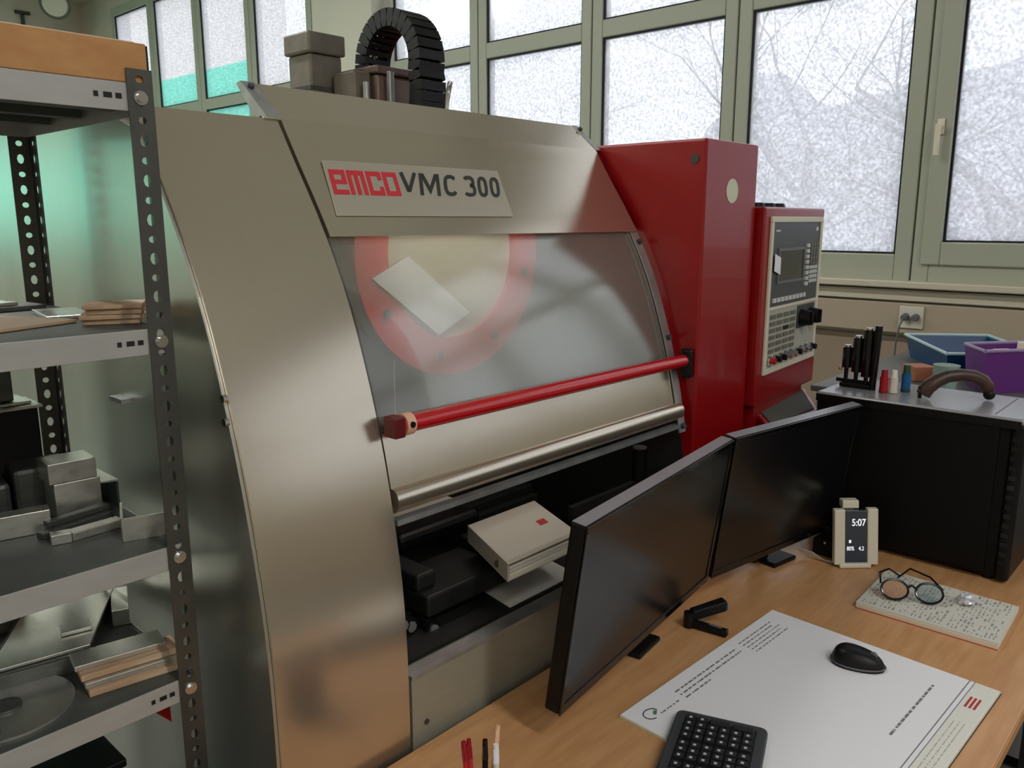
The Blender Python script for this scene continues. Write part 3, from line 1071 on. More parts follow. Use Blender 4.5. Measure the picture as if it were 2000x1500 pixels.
for j in range(8):
    zt = lz_(.155 + j * .040)
    key_at(lu_(.70), lu_(.755), zt - .011, zt, KEYLIGHT)
for j in range(9):
    ut = lu_(.06 + j * .077)
    key_at(ut, ut + lu_(.045) - lu_(0), lz_(.545), lz_(.515), KEYLIGHT)
for r in range(9):
    for c in range(3):
        ut = lu_(.80 + c * .06)
        zt = lz_(.15 + r * .034)
        key_at(ut, ut + .017, zt - .010, zt, KEYDK if r < 5 else KEYLIGHT, d=.003)
for r in range(6):
    for c in range(4):
        ut = lu_(.04 + c * .135)
        zt = lz_(.63 + r * .048)
        key_at(ut, ut + .040, zt - .011, zt, BLACK if (r == 2 and c == 2) else KEYDK, d=.003)
for c in range(2):
    part('knob_plate', prect(lu_(.585 + c * .20), lu_(.765 + c * .20), lz_(.775), lz_(.605), .004, .002), INK_DARK, panel)
    uc = lu_(.675 + c * .20)
    zc = lz_(.70)
    kn = part('rotary_knob', MB().cyl(pp(uc, zc, .006), pp(uc, zc, .034), .026, .022, n=20), BLACK, panel, smooth=True)
    part('knob_pointer', MB().obox(pp(uc - .003, zc - .02, .034), PU * .006, PZ * .04, PN * .008), BLACK, kn)
cols = [RED_LACQ, BLACK, BLACK, CHROME, CHROME, BLACK, CHROME, CHROME, BLACK]
for j in range(9):
    uc = lu_(.055 + j * .11)
    zc = lz_(.945)
    sw = part('switch', MB().cyl(pp(uc, zc, .004), pp(uc, zc, .012), .013, .012, n=16), CHROME if cols[j] != CHROME else GREYP, panel, smooth=True)
    part('switch_cap', MB().cyl(pp(uc, zc, .012), pp(uc, zc, .026), .009, .0085, n=14), cols[j], sw, smooth=True)
part('note', MB().obox(pp(lu_(.03), lz_(.325), .009), PU * .047 + PZ * -.012, PZ * .047, PN * .0008), PAPER, panel, label='white sticky note')
part('mark', prect(lu_(.06), lu_(.14), lz_(.062), lz_(.05), .004, .0006), KEYLIGHT, panel)
part('mark', prect(lu_(.90), lu_(.95), lz_(.062), lz_(.035), .004, .0006), KEYLIGHT, panel)
for j in range(3):
    uc = .03 + j * .08
    part('top_knob', MB().cyl(pp(uc + .03, 1.685, -.05), pp(uc + .03, 1.697, -.05), .024, .018, n=14), BLACK, panel, smooth=True)

# keyboard tray below the panel
ty0 = MB()
T0, T1, T2, T3 = Vector((2.18, 1.055, 1.118)), Vector((2.085, .955, 1.09)), Vector((2.40, .945, 1.09)), Vector((2.56, 1.06, 1.118))


def qslab(mb, a, b, c, d, th):
    nrm = (b - a).cross(d - a).normalized()
    if nrm.z < 0:
        nrm = -nrm
    p = [a, b, c, d]
    vs = p + [x - nrm * th for x in p]
    return mb.add(vs, [(0, 1, 2, 3), (7, 6, 5, 4), (0, 4, 5, 1), (1, 5, 6, 2), (2, 6, 7, 3), (3, 7, 4, 0)])


tray = part('keyboard_tray', qslab(MB(), T0, T1, T2, T3, .045), RED, mill, bevel=.004, label='red keyboard tray under the control panel')
cen = (T0 + T1 + T2 + T3) / 4
up_ = Vector((0, 0, .003))
part('tray_mat', qslab(MB(), *[cen + (x - cen) * .86 + up_ for x in (T0, T1, T2, T3)], .006), mat('mat_green_grey', (74, 74, 66), .7), tray)

# drive on top: motor, gearbox, energy chain
mo = MB()
mo.box(1.300, 1.400, 1.90, 2.0, 1.801, 2.075)
motor = part('spindle_motor', mo, MOTOR, mill, bevel=.005)
part('motor_cap', MB().box(1.292, 1.408, 1.892, 2.008, 2.076, 2.128), MOTOR, motor, bevel=.005)
part('motor_band', MB().box(1.297, 1.403, 1.897, 2.003, 1.985, 1.995), INK_DARK, motor)
part('motor_rib', MB().box(1.4005, 1.412, 1.92, 1.98, 1.85, 2.02), INK_DARK, motor)
gb = MB().box(1.42, 1.60, 1.78, 2.02, 1.801, 2.025)
gear = part('gearbox', gb, MOTOR_BR, mill, bevel=.008)
part('gearbox_lid', MB().box(1.413, 1.607, 1.77, 2.03, 2.026, 2.045), MOTOR_BR, gear, bevel=.004)
part('motor_flange', MB().box(1.36, 1.4195, 1.80, 1.89, 1.85, 2.03), MOTOR, gear, bevel=.008)
for sv in (MB().box(1.44, 1.455, 1.75, 1.765, 1.801, 2.03), MB().box(1.608, 1.628, 1.755, 1.79, 1.801, 2.03), MB().cyl((1.385, 1.78, 1.801), (1.385, 1.78, 2.0), .008, n=12)):
    part('clamp_bar', sv, ZINC, gear, bevel=.002)
part('hose', MB().tube([(1.60, 1.74, 1.93), (1.615, 1.72, 1.99), (1.635, 1.73, 2.02), (1.64, 1.75, 1.97), (1.625, 1.74, 1.905)], .008, 8), CHROME, gear, smooth=True)
chroot = part('cable_chain', MB().box(1.47, 1.545, 1.66, 1.70, 1.801, 1.93), BLACK, mill, bevel=.004, label='black energy chain bent into an arch')
CPTS = [(1.685, 1.93), (1.682, 1.96), (1.678, 2.0)]
cyc, czc, cr = 1.795, 2.058, .113
for k in range(17):
    a = radians(196 - k * 14.2)
    CPTS.append((cyc + cr * cos(a), czc + cr * sin(a) * 1.02))
CPTS += [(1.915, 2.046)]
# resample in equal steps
acc = [0]
for k in range(1, len(CPTS)):
    acc.append(acc[-1] + sqrt((CPTS[k][0] - CPTS[k - 1][0]) ** 2 + (CPTS[k][1] - CPTS[k - 1][1]) ** 2))
NL = 24


def chain_at(s):
    for k in range(1, len(acc)):
        if s <= acc[k] + 1e-9:
            t = (s - acc[k - 1]) / (acc[k] - acc[k - 1])
            return Vector((0, CPTS[k - 1][0] + t * (CPTS[k][0] - CPTS[k - 1][0]), CPTS[k - 1][1] + t * (CPTS[k][1] - CPTS[k - 1][1])))
    return Vector((0, *CPTS[-1]))


CX0, CX1 = 1.465, 1.552
for k in range(NL):
    a = chain_at(acc[-1] * k / NL)
    b = chain_at(acc[-1] * (k + .985) / NL)
    d = (b - a).normalized()
    L = (b - a).length
    nr = Vector((1, 0, 0)).cross(d)
    cm = Vector((0, cyc, czc - .03))
    if nr.dot(a - cm) < 0:
        nr = -nr
    lk = MB()
    for x in (CX0, CX1 - .012):
        lk.obox(Vector((x, 0, 0)) + a - nr * .022, (.012, 0, 0), d * L, nr * .044)
    lk.obox(Vector((CX0 + .012, 0, 0)) + a + nr * .016 + d * L * .02, (CX1 - CX0 - .024, 0, 0), d * L * .95, nr * .006)
    lk.obox(Vector((CX0 + .012, 0, 0)) + a - nr * .022 + d * L * .25, (CX1 - CX0 - .024, 0, 0), d * L * .5, nr * .006)
    part('chain_link', lk, BLACK, chroot)
for q_ in range(3):
    hp_ = [chain_at(acc[-1] * s / 20) + Vector((1.487 + q_ * .022, 0, 0)) for s in range(21)]
    part('hose', MB().tube(hp_, .008, 8), (CHROME if q_ == 1 else BLACK_GLOSS), chroot, smooth=True)

# binder lying on the vice
B0 = Vector((1.083, 1.001, 1.0))
bx = thing('ring_binder', 'pale grey ring binder lying in the dark opening of the machine', 'binder', (1.2, 1.1, .966))
bu = Vector((1, -.004, 0)) * .215
bv = Vector((.085, .19, 0)).normalized() * .22
part('cover', MB().obox(B0 + Vector((0, 0, -.0)), bu, bv, (0, 0, .004)), BINDER, bx, bevel=.001)
part('cover', MB().obox(B0 + Vector((0, 0, -.034)), bu, bv, (0, 0, .004)), BINDER, bx, bevel=.001)
part('spine', MB().obox(B0 + Vector((-.003, 0, -.034)), bu.normalized() * .003, bv, (0, 0, .038)), BINDER, bx)
for k, zz in enumerate((-.0295, -.022, -.0145)):
    part('page_block', MB().obox(B0 + bv * .04 + bu * .03 + Vector((0, 0, zz)), bu * (.93 - .03 * k), bv * .92, (0, 0, .006)), PAPER_GREY if k % 2 else PAPER_EDGE, bx)
part('mark', MB().obox(B0 + bu * .72 + bv * .42 + Vector((0, 0, .0041)), bu * .12, bv * .12, (0, 0, .0006)), INK_RED, bx)
part('spine_hole', MB().cyl(B0 + bv * .22 + Vector((-.0045, -.001, -.015)), B0 + bv * .22 + Vector((-.0025, 0, -.015)), .008, n=14), INK_DARK, bx)
dv = thing('black_case', 'black tool case with a pale rounded top behind the ring binder', 'case', (1.2, 1.36, .966))
part('body', MB().box(1.03, 1.27, 1.26, 1.40, .966, 1.0), BLACK, dv, bevel=.012)
part('lid', MB().box(1.04, 1.26, 1.33, 1.395, 1.0005, 1.012), BINDER, dv, bevel=.005)
solo('paper_scrap', MB().obox((1.15, 1.06, .867), (.22, 0, 0), (.02, .1, 0), (0, 0, .002)), PAPER_GREY, 'grey paper scrap lying on the inner ledge of the machine opening', 'paper')
part('inner_ledge', MB().box(MXS + .004, MX1 - .004, 1.057, 1.18, .850, .866), DARK_INT, mill)

# ------------------------------------------------------------------ shelf rack
RX0, RX1, RY0, RY1 = -.60, .532, 1.15, 1.645
rack = thing('shelf_rack', 'grey slotted-angle steel shelf rack beside the machine', 'shelf', ((RX0 + RX1) / 2, 1.4, 0))


def holed_strip(mb, o, u, v, wdt, n, pitch, hw, seq=True):
    """perforated flange: o corner, u across (unit), v along (unit)"""
    o, u, v = Vector(o), Vector(u), Vector(v)
    for k in range(n):
        hh = (.0085 if k % 2 == 0 else .005)
        c0 = o + v * (k * pitch)
        out = [(0, 0), (.5, 0), (1, 0), (1, .5), (1, 1), (.5, 1), (0, 1), (0, .5)]
        vs = [c0 + u * (a * wdt) + v * (b * pitch) for a, b in out]
        cc = c0 + u * (wdt / 2) + v * (pitch / 2)
        for a, b in out:
            ax, bx_ = (a - .5) * 2, (b - .5) * 2
            l = sqrt(ax * ax + bx_ * bx_)
            vs.append(cc + u * (ax / l * hw) + v * (bx_ / l * hh))
        mb.add(vs, [(i, (i + 1) % 8, (i + 1) % 8 + 8, i + 8) for i in range(8)])
    return mb


def post(x, y, sx, sy):
    """L profile; flange a along x by sx, flange b along y by sy"""
    mb = MB()
    holed_strip(mb, (x, y, .0), (sx, 0, 0), (0, 0, 1), .034, 70, .0264, .0058)
    holed_strip(mb, (x, y, .0), (0, sy, 0), (0, 0, 1), .034, 70, .0264, .0058)
    o = part('post', mb, POST, rack)
    so_ = o.modifiers.new('solid', 'SOLIDIFY')
    so_.thickness = .002
    so_.offset = 0
    return o


post(RX1, RY0, -1, 1)
post(RX1, RY1, -1, -1)
post(RX0, RY0, 1, 1)
post(RX0, RY1, 1, -1)
LEVELS = [1.829, 1.499, 1.172, .955, .45]
for lv, zt in enumerate(LEVELS):
    sh = part('shelf', MB().box(RX0 + .004, RX1 - .004, RY0 + .004, RY1 - .004, zt - .006, zt), DECK, rack)
    bmh = .036
    for (y0, y1) in ((RY0 + .0025, RY0 + .0055), (RY1 - .0055, RY1 - .0025)):
        bb = MB().box(RX0 + .003, RX1 - .003, y0, y1, zt - bmh, zt + .0005)
        part('front_beam' if y0 < 1.3 else 'rear_beam', bb, BEAM, sh, bevel=.0008)
    part('side_beam', MB().box(RX1 - .0055, RX1 - .0025, RY0 + .006, RY1 - .006, zt - bmh, zt), BEAM, sh)
    rb = MB()
    for k in range(3):
        y = 1.24 + k * .13
        rb.box(RX0 + .01, RX1 - .012, y, y + .025, zt - .026, zt - .0065)
    part('under_rib', rb, DECK, sh)
    if lv in (0, 1, 3):
        for k, (dx, w_) in enumerate([(.072, .006), (.057, .011), (.043, .008)]):
            part('slot_hole', MB().box(RX1 - dx - w_ / 2 - .002, RX1 - dx + w_ / 2 - .002, RY0 + .0018, RY0 + .0024, zt - .021, zt - .014), BLACK_MATT, sh, bevel=.0002)
    part('bolt', MB().cyl((RX1 - .017, RY0 - .007, zt - .018), (RX1 - .017, RY0 - .001, zt - .018), .0065, n=12).cyl((RX1 - .017, RY0 - .0025, zt - .018), (RX1 - .017, RY0 - .001, zt - .018), .0095, n=12), CHROME, sh, smooth=True)
cpz = LEVELS[3] - .0365
part('corner_plate', MB().add([(.455, 1.19, cpz), (.498, 1.19, cpz), (.498, 1.19, cpz - .05), (.455, 1.193, cpz), (.498, 1.193, cpz), (.498, 1.193, cpz - .05)],
                              [(0, 1, 2), (5, 4, 3), (0, 3, 4, 1), (1, 4, 5, 2), (2, 5, 3, 0)]), RED, rack, label='small red corner brace')
part('cross_brace', MB().tube([(RX1 + .006, RY0 + .03, LEVELS[2] - .05), (RX1 + .006, RY1 - .03, LEVELS[3] + .03)], .005, 6), BLACK, rack)

# chipboard slab on the top shelf
ck = thing('chipboard_slab', 'thick orange-brown chipboard slab lying on the top shelf', 'board', (0, 1.4, LEVELS[0] + .001))
part('slab_core', MB().box(RX0 + .02, RX1 - .003, RY0 + .003, RY1 - .02, LEVELS[0] + .001, 1.882), BOARD, ck, bevel=.0015)
part('edge_strip', MB().box(RX1 - .0028, RX1 + .0005, RY0 + .006, RY1 - .02, LEVELS[0] + .003, 1.880), BLACK_MATT, ck)
part('top_sheet', MB().box(RX0 + .03, RX1 - .01, RY0 + .02, RY1 - .03, 1.8825, 1.886), PAPER_GREY, ck)


def slab(name, a, b, depth, z, h, m, label, cat, group=None, skew=0.0, bevel=.0012):
    """bar or plate: front bottom edge from a to b (x,y), going back by depth"""
    A, B_ = Vector((a[0], a[1], z)), Vector((b[0], b[1], z))
    u = B_ - A
    v = Vector((-u.y, u.x, 0)).normalized() * depth + u.normalized() * skew
    return solo(name, MB().obox(A, u, v, (0, 0, h)), m, label, cat, group, bevel=bevel)


Z2, Z3, Z4 = LEVELS[1] + .0005, LEVELS[2] + .0005, LEVELS[3] + .0005
# bottom shelf: black box added to darken the space under the fourth shelf
cr_ = thing('shade_box', 'black box added on the lowest shelf to darken it', 'crate', (.20, 1.42, LEVELS[4] + .0005))
part('shade_box_body', MB().box(-.05, .43, 1.24, 1.60, LEVELS[4] + .0005, .80), BLACK_MATT, cr_, bevel=.006)
part('shade_box_rim', MB().box(-.06, .44, 1.23, 1.61, .8005, .815), BLACK, cr_, bevel=.003)
# second shelf
for k, (dx, h, m) in enumerate([(0, .0075, WOOD_RAW), (-.006, .007, WOOD_RAW), (.003, .008, WOOD_RAW), (-.003, .0065, WOOD_RAW)]):
    slab('wooden_strip', (.452 + dx, 1.262 - .004 * k), (.520, 1.225 - .004 * k), .10 - .008 * k, Z2 + sum([.0078, .0073, .0083, .0068][:k]), h, m,
         ['bottom', 'second from the bottom', 'third from the bottom', 'top'][k] + ' wooden strip of the stack by the post, second shelf', 'strip', 'wooden strips on the second shelf')
slab('tan_board', (.30, 1.24), (.462, 1.31), .26, Z2, .005, mat('tan_fibreboard', (186, 162, 136), .7), 'thin tan board lying flat on the second shelf', 'board')
slab('metal_offcut', (.44, 1.37), (.505, 1.36), .13, Z2, .006, ALU, 'small bare metal offcut between the tan board and the wooden strips', 'plate')
slab('metal_sheet', (.28, 1.53), (.50, 1.55), .08, Z2, .008, ALU_DARK, 'dark metal sheet at the back of the second shelf, lower one', 'sheet', 'metal sheets at the back of the second shelf')
slab('metal_sheet', (.26, 1.52), (.46, 1.56), .07, Z2 + .0085, .006, ALU, 'bright metal sheet at the back of the second shelf, upper one', 'sheet', 'metal sheets at the back of the second shelf')
# third shelf
slab('steel_block', (.430, 1.392), (.500, 1.388), .055, Z3, .060, ALU, 'bright steel block under another on the third shelf', 'block', 'steel blocks on the third shelf')
slab('steel_block', (.424, 1.392), (.496, 1.388), .06, Z3 + .0605, .034, ALU, 'upper bright steel block of the stacked pair on the third shelf', 'block', 'steel blocks on the third shelf')
slab('steel_block', (.30, 1.372), (.408, 1.350), .03, Z3, .036, ALU, 'long low steel block at the left of the third shelf', 'block', 'steel blocks on the third shelf')
slab('flat_bar', (.385, 1.318), (.498, 1.345), .018, Z3, .010, ALU_DARK, 'dull flat bar behind the small block, lowest of the bars', 'bar', 'flat bars on the third shelf')
slab('flat_bar', (.400, 1.338), (.500, 1.358), .016, Z3 + .0105, .009, ALU_DARK, 'dull flat bar lying on top of the others', 'bar', 'flat bars on the third shelf')
slab('flat_bar', (.414, 1.280), (.492, 1.286), .024, Z3, .013, ALU, 'bright flat bar at the front of the third shelf', 'bar', 'flat bars on the third shelf')
slab('small_block', (.385, 1.285), (.412, 1.278), .02, Z3, .016, ALU, 'small square metal block left of the bright flat bar', 'block')
ag = thing('angle_offcut', 'bright L-shaped angle offcut at the right front of the third shelf', 'profile', (.5, 1.22, Z3))
part('front_flange', MB().obox((.464, 1.222, Z3), (.058, -.018, 0), (.001, .004, 0), (0, 0, .036)), ALU, ag)
part('side_flange', MB().obox((.464, 1.2265, Z3), (.004, 0, 0), (.03, .075, 0), (0, 0, .036)), ALU, ag)
ch = thing('channel_offcut', 'dark channel section with a pale top at the back of the third shelf', 'profile', (.52, 1.44, Z3))
part('web', MB().obox((.500, 1.40, Z3 + .044), (.03, -.01, 0), (.0, .1, 0), (0, 0, .003)), ALU, ch)
part('flange', MB().obox((.500, 1.40, Z3), (.003, -.001, 0), (.0, .1, 0), (0, 0, .044)), ALU_DARK, ch)
part('flange', MB().obox((.526, 1.391, Z3), (.003, -.001, 0), (.0, .1, 0), (0, 0, .044)), ALU_DARK, ch)
slab('cast_block', (.395, 1.47), (.480, 1.455), .08, Z3, .075, ALU_DARK, 'large dark rounded block standing behind the bright steel blocks', 'block', bevel=.008)
slab('cast_block', (.30, 1.46), (.385, 1.45), .08, Z3, .062, ALU_DARK, 'dark rounded block at the left behind the long low block', 'block', bevel=.008)
solo('dark_crate', MB().box(.12, .470, 1.555, 1.638, Z3, 1.330), BLACK_MATT, 'dark steel crate at the back of the third shelf', 'crate', bevel=.004)
solo('crate_plate', MB().box(.12, .475, 1.545, 1.636, 1.3305, 1.336), ALU, 'lower metal plate lying on the dark crate', 'plate', 'plates on the dark crate', bevel=.001)
solo('crate_plate', MB().box(.14, .462, 1.56, 1.636, 1.3365, 1.342), ALU, 'upper metal plate lying on the dark crate', 'plate', 'plates on the dark crate', bevel=.001)
solo('box_section', MB().box(.30, .440, 1.575, 1.63, 1.3425, 1.408), ALU_DARK, 'dark box-shaped block on the plates over the crate', 'block', bevel=.002)
# fourth shelf
slab('metal_plate', (.275, 1.322), (.415, 1.292), .21, Z4, .026, ALU_DARK, 'thick dull metal plate on the fourth shelf, lowest of the plates', 'plate', 'metal plates on the fourth shelf', skew=.075)
slab('metal_plate', (.292, 1.330), (.430, 1.305), .20, Z4 + .0265, .006, ALU, 'wide bare metal plate lying on the thick dull plate', 'plate', 'metal plates on the fourth shelf', skew=.075)
slab('metal_plate', (.405, 1.36), (.450, 1.350), .035, Z4 + .033, .007, ALU, 'small bare metal plate on top of the wide plate', 'plate', 'metal plates on the fourth shelf')
slab('metal_plate', (.500, 1.40), (.526, 1.39), .10, Z4 + .0, .030, ALU, 'bare metal plate behind the slats on the fourth shelf', 'plate', 'metal plates on the fourth shelf')
slab('tall_block', (.34, 1.52), (.40, 1.51), .06, Z4, .085, ALU, 'pale block at the back left of the fourth shelf', 'block')
for k, (a, b, h, m, lab) in enumerate([((.388, 1.204), (.520, 1.182), .010, WOOD_RAW, 'tan slat, lowest of the bundle at the front of the fourth shelf'),
                                       ((.386, 1.212), (.522, 1.190), .009, ALU, 'pale metal slat, second from the bottom of the bundle'),
                                       ((.384, 1.220), (.524, 1.196), .010, WOOD_RAW, 'tan slat, third from the bottom of the bundle'),
                                       ((.382, 1.236), (.510, 1.212), .009, ALU, 'grey metal slat, topmost of the bundle')]):
    slab('slat', a, b, .05, Z4 + [0, .0105, .020, .0305][k], h, m, lab, 'slat', 'slats on the fourth shelf')
dk = thing('round_disc', 'dull round sheet disc at the front of the fourth shelf', 'disc', (.295, 1.262, Z4))
part('disc_plate', MB().cyl((.295, 1.262, Z4), (.295, 1.262, Z4 + .004), .088, n=48), ALU, dk)
part('disc_hub', MB().cyl((.295, 1.262, Z4 + .0045), (.295, 1.262, Z4 + .008), .02, n=24), ALU_DARK, dk)

# ------------------------------------------------------------------ desk
ZD = .74
DKX0, DKX1, DKY0, DKY1 = .35, 2.62, .232, .992
desk = thing('desk', 'light beech-topped office desk in front of the machine', 'desk', ((DKX0 + DKX1) / 2, .6, 0))
part('desk_top', MB().box(DKX0, DKX1, DKY0, DKY1, ZD - .026, ZD), DESKTOP, desk, bevel=.003)
part('edge_band', MB().box(DKX0, DKX1, DKY0 - .002, DKY0 - .0001, ZD - .024, ZD - .002), DESK_EDGE, desk)
part('modesty_panel', MB().box(DKX0 + .1, DKX1 - .05, DKY1 - .12, DKY1 - .1, .2, ZD - .027), BLACK_MATT, desk)
for lx in (DKX0 + .06, DKX1 - .1):
    for ly in (DKY0 + .06, DKY1 - .07):
        part('leg', MB().box(lx, lx + .05, ly, ly + .05, 0, ZD - .027), BLACK_MATT, desk)
part('drawer_pedestal', MB().box(1.75, 2.2, DKY0 + .12, DKY1 - .15, .06, ZD - .03), BLACK_MATT, desk)


# monitors
def monitor(bl, br, tl, label, third=None):
    BL, BR, TL = map(Vector, (bl, br, tl))
    u = BR - BL
    W = u.length
    u.normalize()
    v = TL - BL
    v = (v - u * v.dot(u))
    Hh = v.length
    v.normalize()
    nn = u.cross(v)                    # out of the screen, towards the user
    if nn.y > 0:
        nn = -nn
    mid = BL + u * W * .5
    base = Vector((mid.x, mid.y, ZD)) - Vector((nn.x, nn.y, 0)).normalized() * .055
    r = thing('monitor', label, 'monitor', base, group='monitors on the desk')
    P = lambda a, b, k=0: BL + u * a + v * b + nn * k
    part('housing', MB().obox(P(0, 0, -.03), u * W, v * Hh, nn * .03), BLACK, r, bevel=.004)
    bz = MB()
    t = .011
    for a, b, c, d in ((0, W, 0, .018), (0, W, Hh - t, Hh), (0, t, .018, Hh - t), (W - t, W, .018, Hh - t)):
        bz.obox(P(a, c, .0002), u * (b - a), v * (d - c), nn * .0035)
    part('bezel', bz, BLACK_GLOSS, r, bevel=.001)
    part('screen', MB().obox(P(t + .0005, .0185, .0002), u * (W - 2 * t - .001), v * (Hh - .019 - t), nn * .0012), SCREEN, r)
    part('top_edge', MB().obox(P(.002, Hh + .0002, -.028), u * (W - .004), nn * .026, v * .0012), mat('edge_silver', (150, 150, 156), .35, .3), r)
    part('back_cover', MB().obox(P(W * .2, Hh * .15, -.06), u * W * .6, v * Hh * .65, nn * .0298), BLACK, r, bevel=.012)
    sd = MB()
    b0 = base + Vector((0, 0, .013))
    sd.obox(b0 - u * .03 - Vector((0, .01, 0)), u * .06, Vector((0, .02, 0)), (0, 0, .24))
    stnd = part('stand_neck', sd, BLACK, r, bevel=.004)
    bs = MB().obox(base + u * .01 - Vector((nn.x, nn.y, 0)) * -.0 + Vector((nn.x, nn.y, 0)).normalized() * .045 + Vector((0, 0, .0005)), u * .10, -Vector((nn.x, nn.y, 0)).normalized() * .085, (0, 0, .012))
    part('stand_base', bs, BLACK, r, bevel=.004)
    part('power_led', MB().obox(P(W - .05, .006, .0037), u * .008, v * .003, nn * .0004), GREYP, r)
    return r


monitor((1.006, .813, .8), (1.668, .898, .8), (1.013, .764, 1.159), 'left black monitor, nearest to the machine door')
monitor((1.690, .898, .8), (2.240, .811, .8), (1.698, .846, 1.160), 'right black monitor, in front of the computer tower')

# computer tower
TX0, TX1, TY0, TY1, TZ1 = 2.276, 2.565, .395, .905, 1.172
tw = thing('computer_tower', 'large black computer tower standing at the end of the desk', 'computer', ((TX0 + TX1) / 2, (TY0 + TY1) / 2, ZD))
part('case_body', MB().box(TX0 + .006, TX1, TY0 + .02, TY1, ZD + .012, TZ1 - .016), TOWER, tw, bevel=.004)
part('side_door', MB().box(TX0, TX0 + .0055, TY0 + .045, TY1 - .004, ZD + .02, TZ1 - .022), TOWER, tw, bevel=.002)
part('front_bezel', MB().box(TX0 - .002, TX1 + .002, TY0 - .012, TY0 + .0195, ZD + .006, TZ1 - .01), BLACK, tw, bevel=.01)
vt = MB()
for k in range(14):
    vt.box(TX0 - .004, TX0 - .0021, TY0 - .002, TY0 + .014, ZD + .05 + k * .025, ZD + .062 + k * .025)
part('front_vent', vt, BLACK_GLOSS, tw)
tp = part('top_cover', MB().box(TX0 - .002, TX1 + .002, TY0 - .006, TY1 + .001, TZ1 - .0155, TZ1), TOWER_TOP, tw, bevel=.005)
part('cover_edge', MB().box(TX0 - .0035, TX0 - .0021, TY0, TY1, TZ1 - .026, TZ1 - .006), BLACK, tw)
part('top_seam', MB().box(TX0 + .02, TX1 - .02, TY0 + .062, TY0 + .064, TZ1 + .0001, TZ1 + .0006), BLACK, tp)
for fx in (TX0 + .03, TX1 - .05):
    for fy in (TY0 + .04, TY1 - .07):
        part('foot', MB().cyl((fx, fy, ZD), (fx, fy, ZD + .0115), .014, n=12), BLACK, tw)
ZT = TZ1 + .0008

# black magnetic tool holder group on the tower top
th_ = thing('tool_stand', 'black stand of upright round tool holders on the computer tower', 'stand', (2.40, .83, ZT))
part('stand_foot', MB().box(2.385, 2.425, .800, .885, ZT, ZT + .012), BLACK, th_, bevel=.003)
part('cross_bar', MB().box(2.400, 2.412, .80, .90, ZT + .012, ZT + .022), BLACK, th_)
for k, (x, y, z0, z1, r) in enumerate([(2.408, .875, ZT + .055, ZT + .115, .0135), (2.404, .845, ZT + .045, ZT + .145, .014), (2.400, .815, ZT + .035, ZT + .170, .0145)]):
    hpart = part('holder', MB().cyl((x, y, z0), (x, y, z1), r, n=18).cyl((x, y, ZT + .0125), (x, y, z0), .006, n=12), BLACK_GLOSS, th_, smooth=True)
    part('holder_cap', MB().cyl((x, y, z1 + .0002), (x, y, z1 + .006), r * .7, n=16), CHROME, hpart, smooth=True)
part('holder', MB().cyl((2.398, .795, ZT + .0), (2.394, .788, ZT + .185), .010, n=16), BLACK_GLOSS, th_, smooth=True)
part('small_knob', MB().ball((2.41, .893, ZT + .05), .006), CHROME, th_, smooth=True)


def tube_item(name, x, y, r, h, m, mc, label, capl):
    t = thing(name, label, 'tube', (x, y, ZT), group='small tubes on the computer tower')
    part('body', MB().cyl((x, y, ZT), (x, y, ZT + h * .68), r, n=20), m, t, smooth=True)
    part('cap', MB().cyl((x, y, ZT + h * .6805), (x, y, ZT + h), r * .82, r * .7, n=20), mc, t, smooth=True)
    part('base_ring', MB().cyl((x, y, ZT + .001), (x, y, ZT + .008), r * 1.08, n=20), mc if capl else m, t, smooth=True)


tube_item('glue_tube', 2.378, .757, .0115, .066, mat('tube_red', (168, 20, 34), .35), mat('tube_red2', (150, 24, 40), .35), 'red tube standing beside the black tool holders on the tower', 1)
tube_item('glue_tube', 2.392, .736, .0115, .064, mat('tube_white', (222, 212, 200), .4), mat('tube_white2', (232, 226, 216), .4), 'white tube standing between the red and the blue tube on the tower', 0)
tube_item('glue_tube', 2.436, .716, .0125, .076, mat('tube_blue', (20, 92, 150), .35), mat('tube_green', (40, 84, 64), .35), 'blue and green tube standing right of the white one on the tower', 1)

# curved brown handle
bh = thing('curved_handle', 'curved dark brown wooden handle lying on the computer tower', 'tool', (2.42, .60, ZT))
hpts = [(2.362, .648, .004), (2.366, .640, .024), (2.380, .622, .043), (2.398, .602, .055), (2.42, .574, .060), (2.442, .548, .056), (2.456, .528, .044), (2.462, .517, .028), (2.462, .512, .016)]
part('grip', MB().tube([(x, y, ZT + z + .008) for x, y, z in hpts], [.019, .0205, .019, .0175, .0165, .0175, .0185, .018, .0145], 16), BROWN, bh, smooth=True, angle=80)
part('grip_cap', MB().ball((2.462, .511, ZT + .017), .0155), BLACK, bh, smooth=True)
part('ferrule', MB().tube([(2.357, .660, ZT + .019), (2.360, .652, ZT + .019)], .0175, 16), BLACK, bh, smooth=True)

# side cabinet behind the tower carrying the bins
SCZ = 1.112
sc_ = thing('side_cabinet', 'grey storage cabinet behind the computer tower carrying the plastic bins', 'cabinet', (3.0, .5, 0))
part('cabinet_body', MB().box(2.66, 3.90, -.1, 1.06, .05, SCZ - .02), mat('cabinet_grey', (150, 150, 150), .5), sc_, bevel=.004)
part('cabinet_top', MB().box(2.645, 3.915, -.115, 1.075, SCZ - .0195, SCZ), mat('cabinet_top_grey', (96, 94, 92), .5), sc_, bevel=.003)
for yy in (.47,):
    part('door_gap', MB().box(2.656, 2.6598, yy, yy + .004, .07, SCZ - .04), BLACK_MATT, sc_)
part('cabinet_base', MB().box(2.7, 3.86, -.06, 1.0, 0, .0495), BLACK_MATT, sc_)


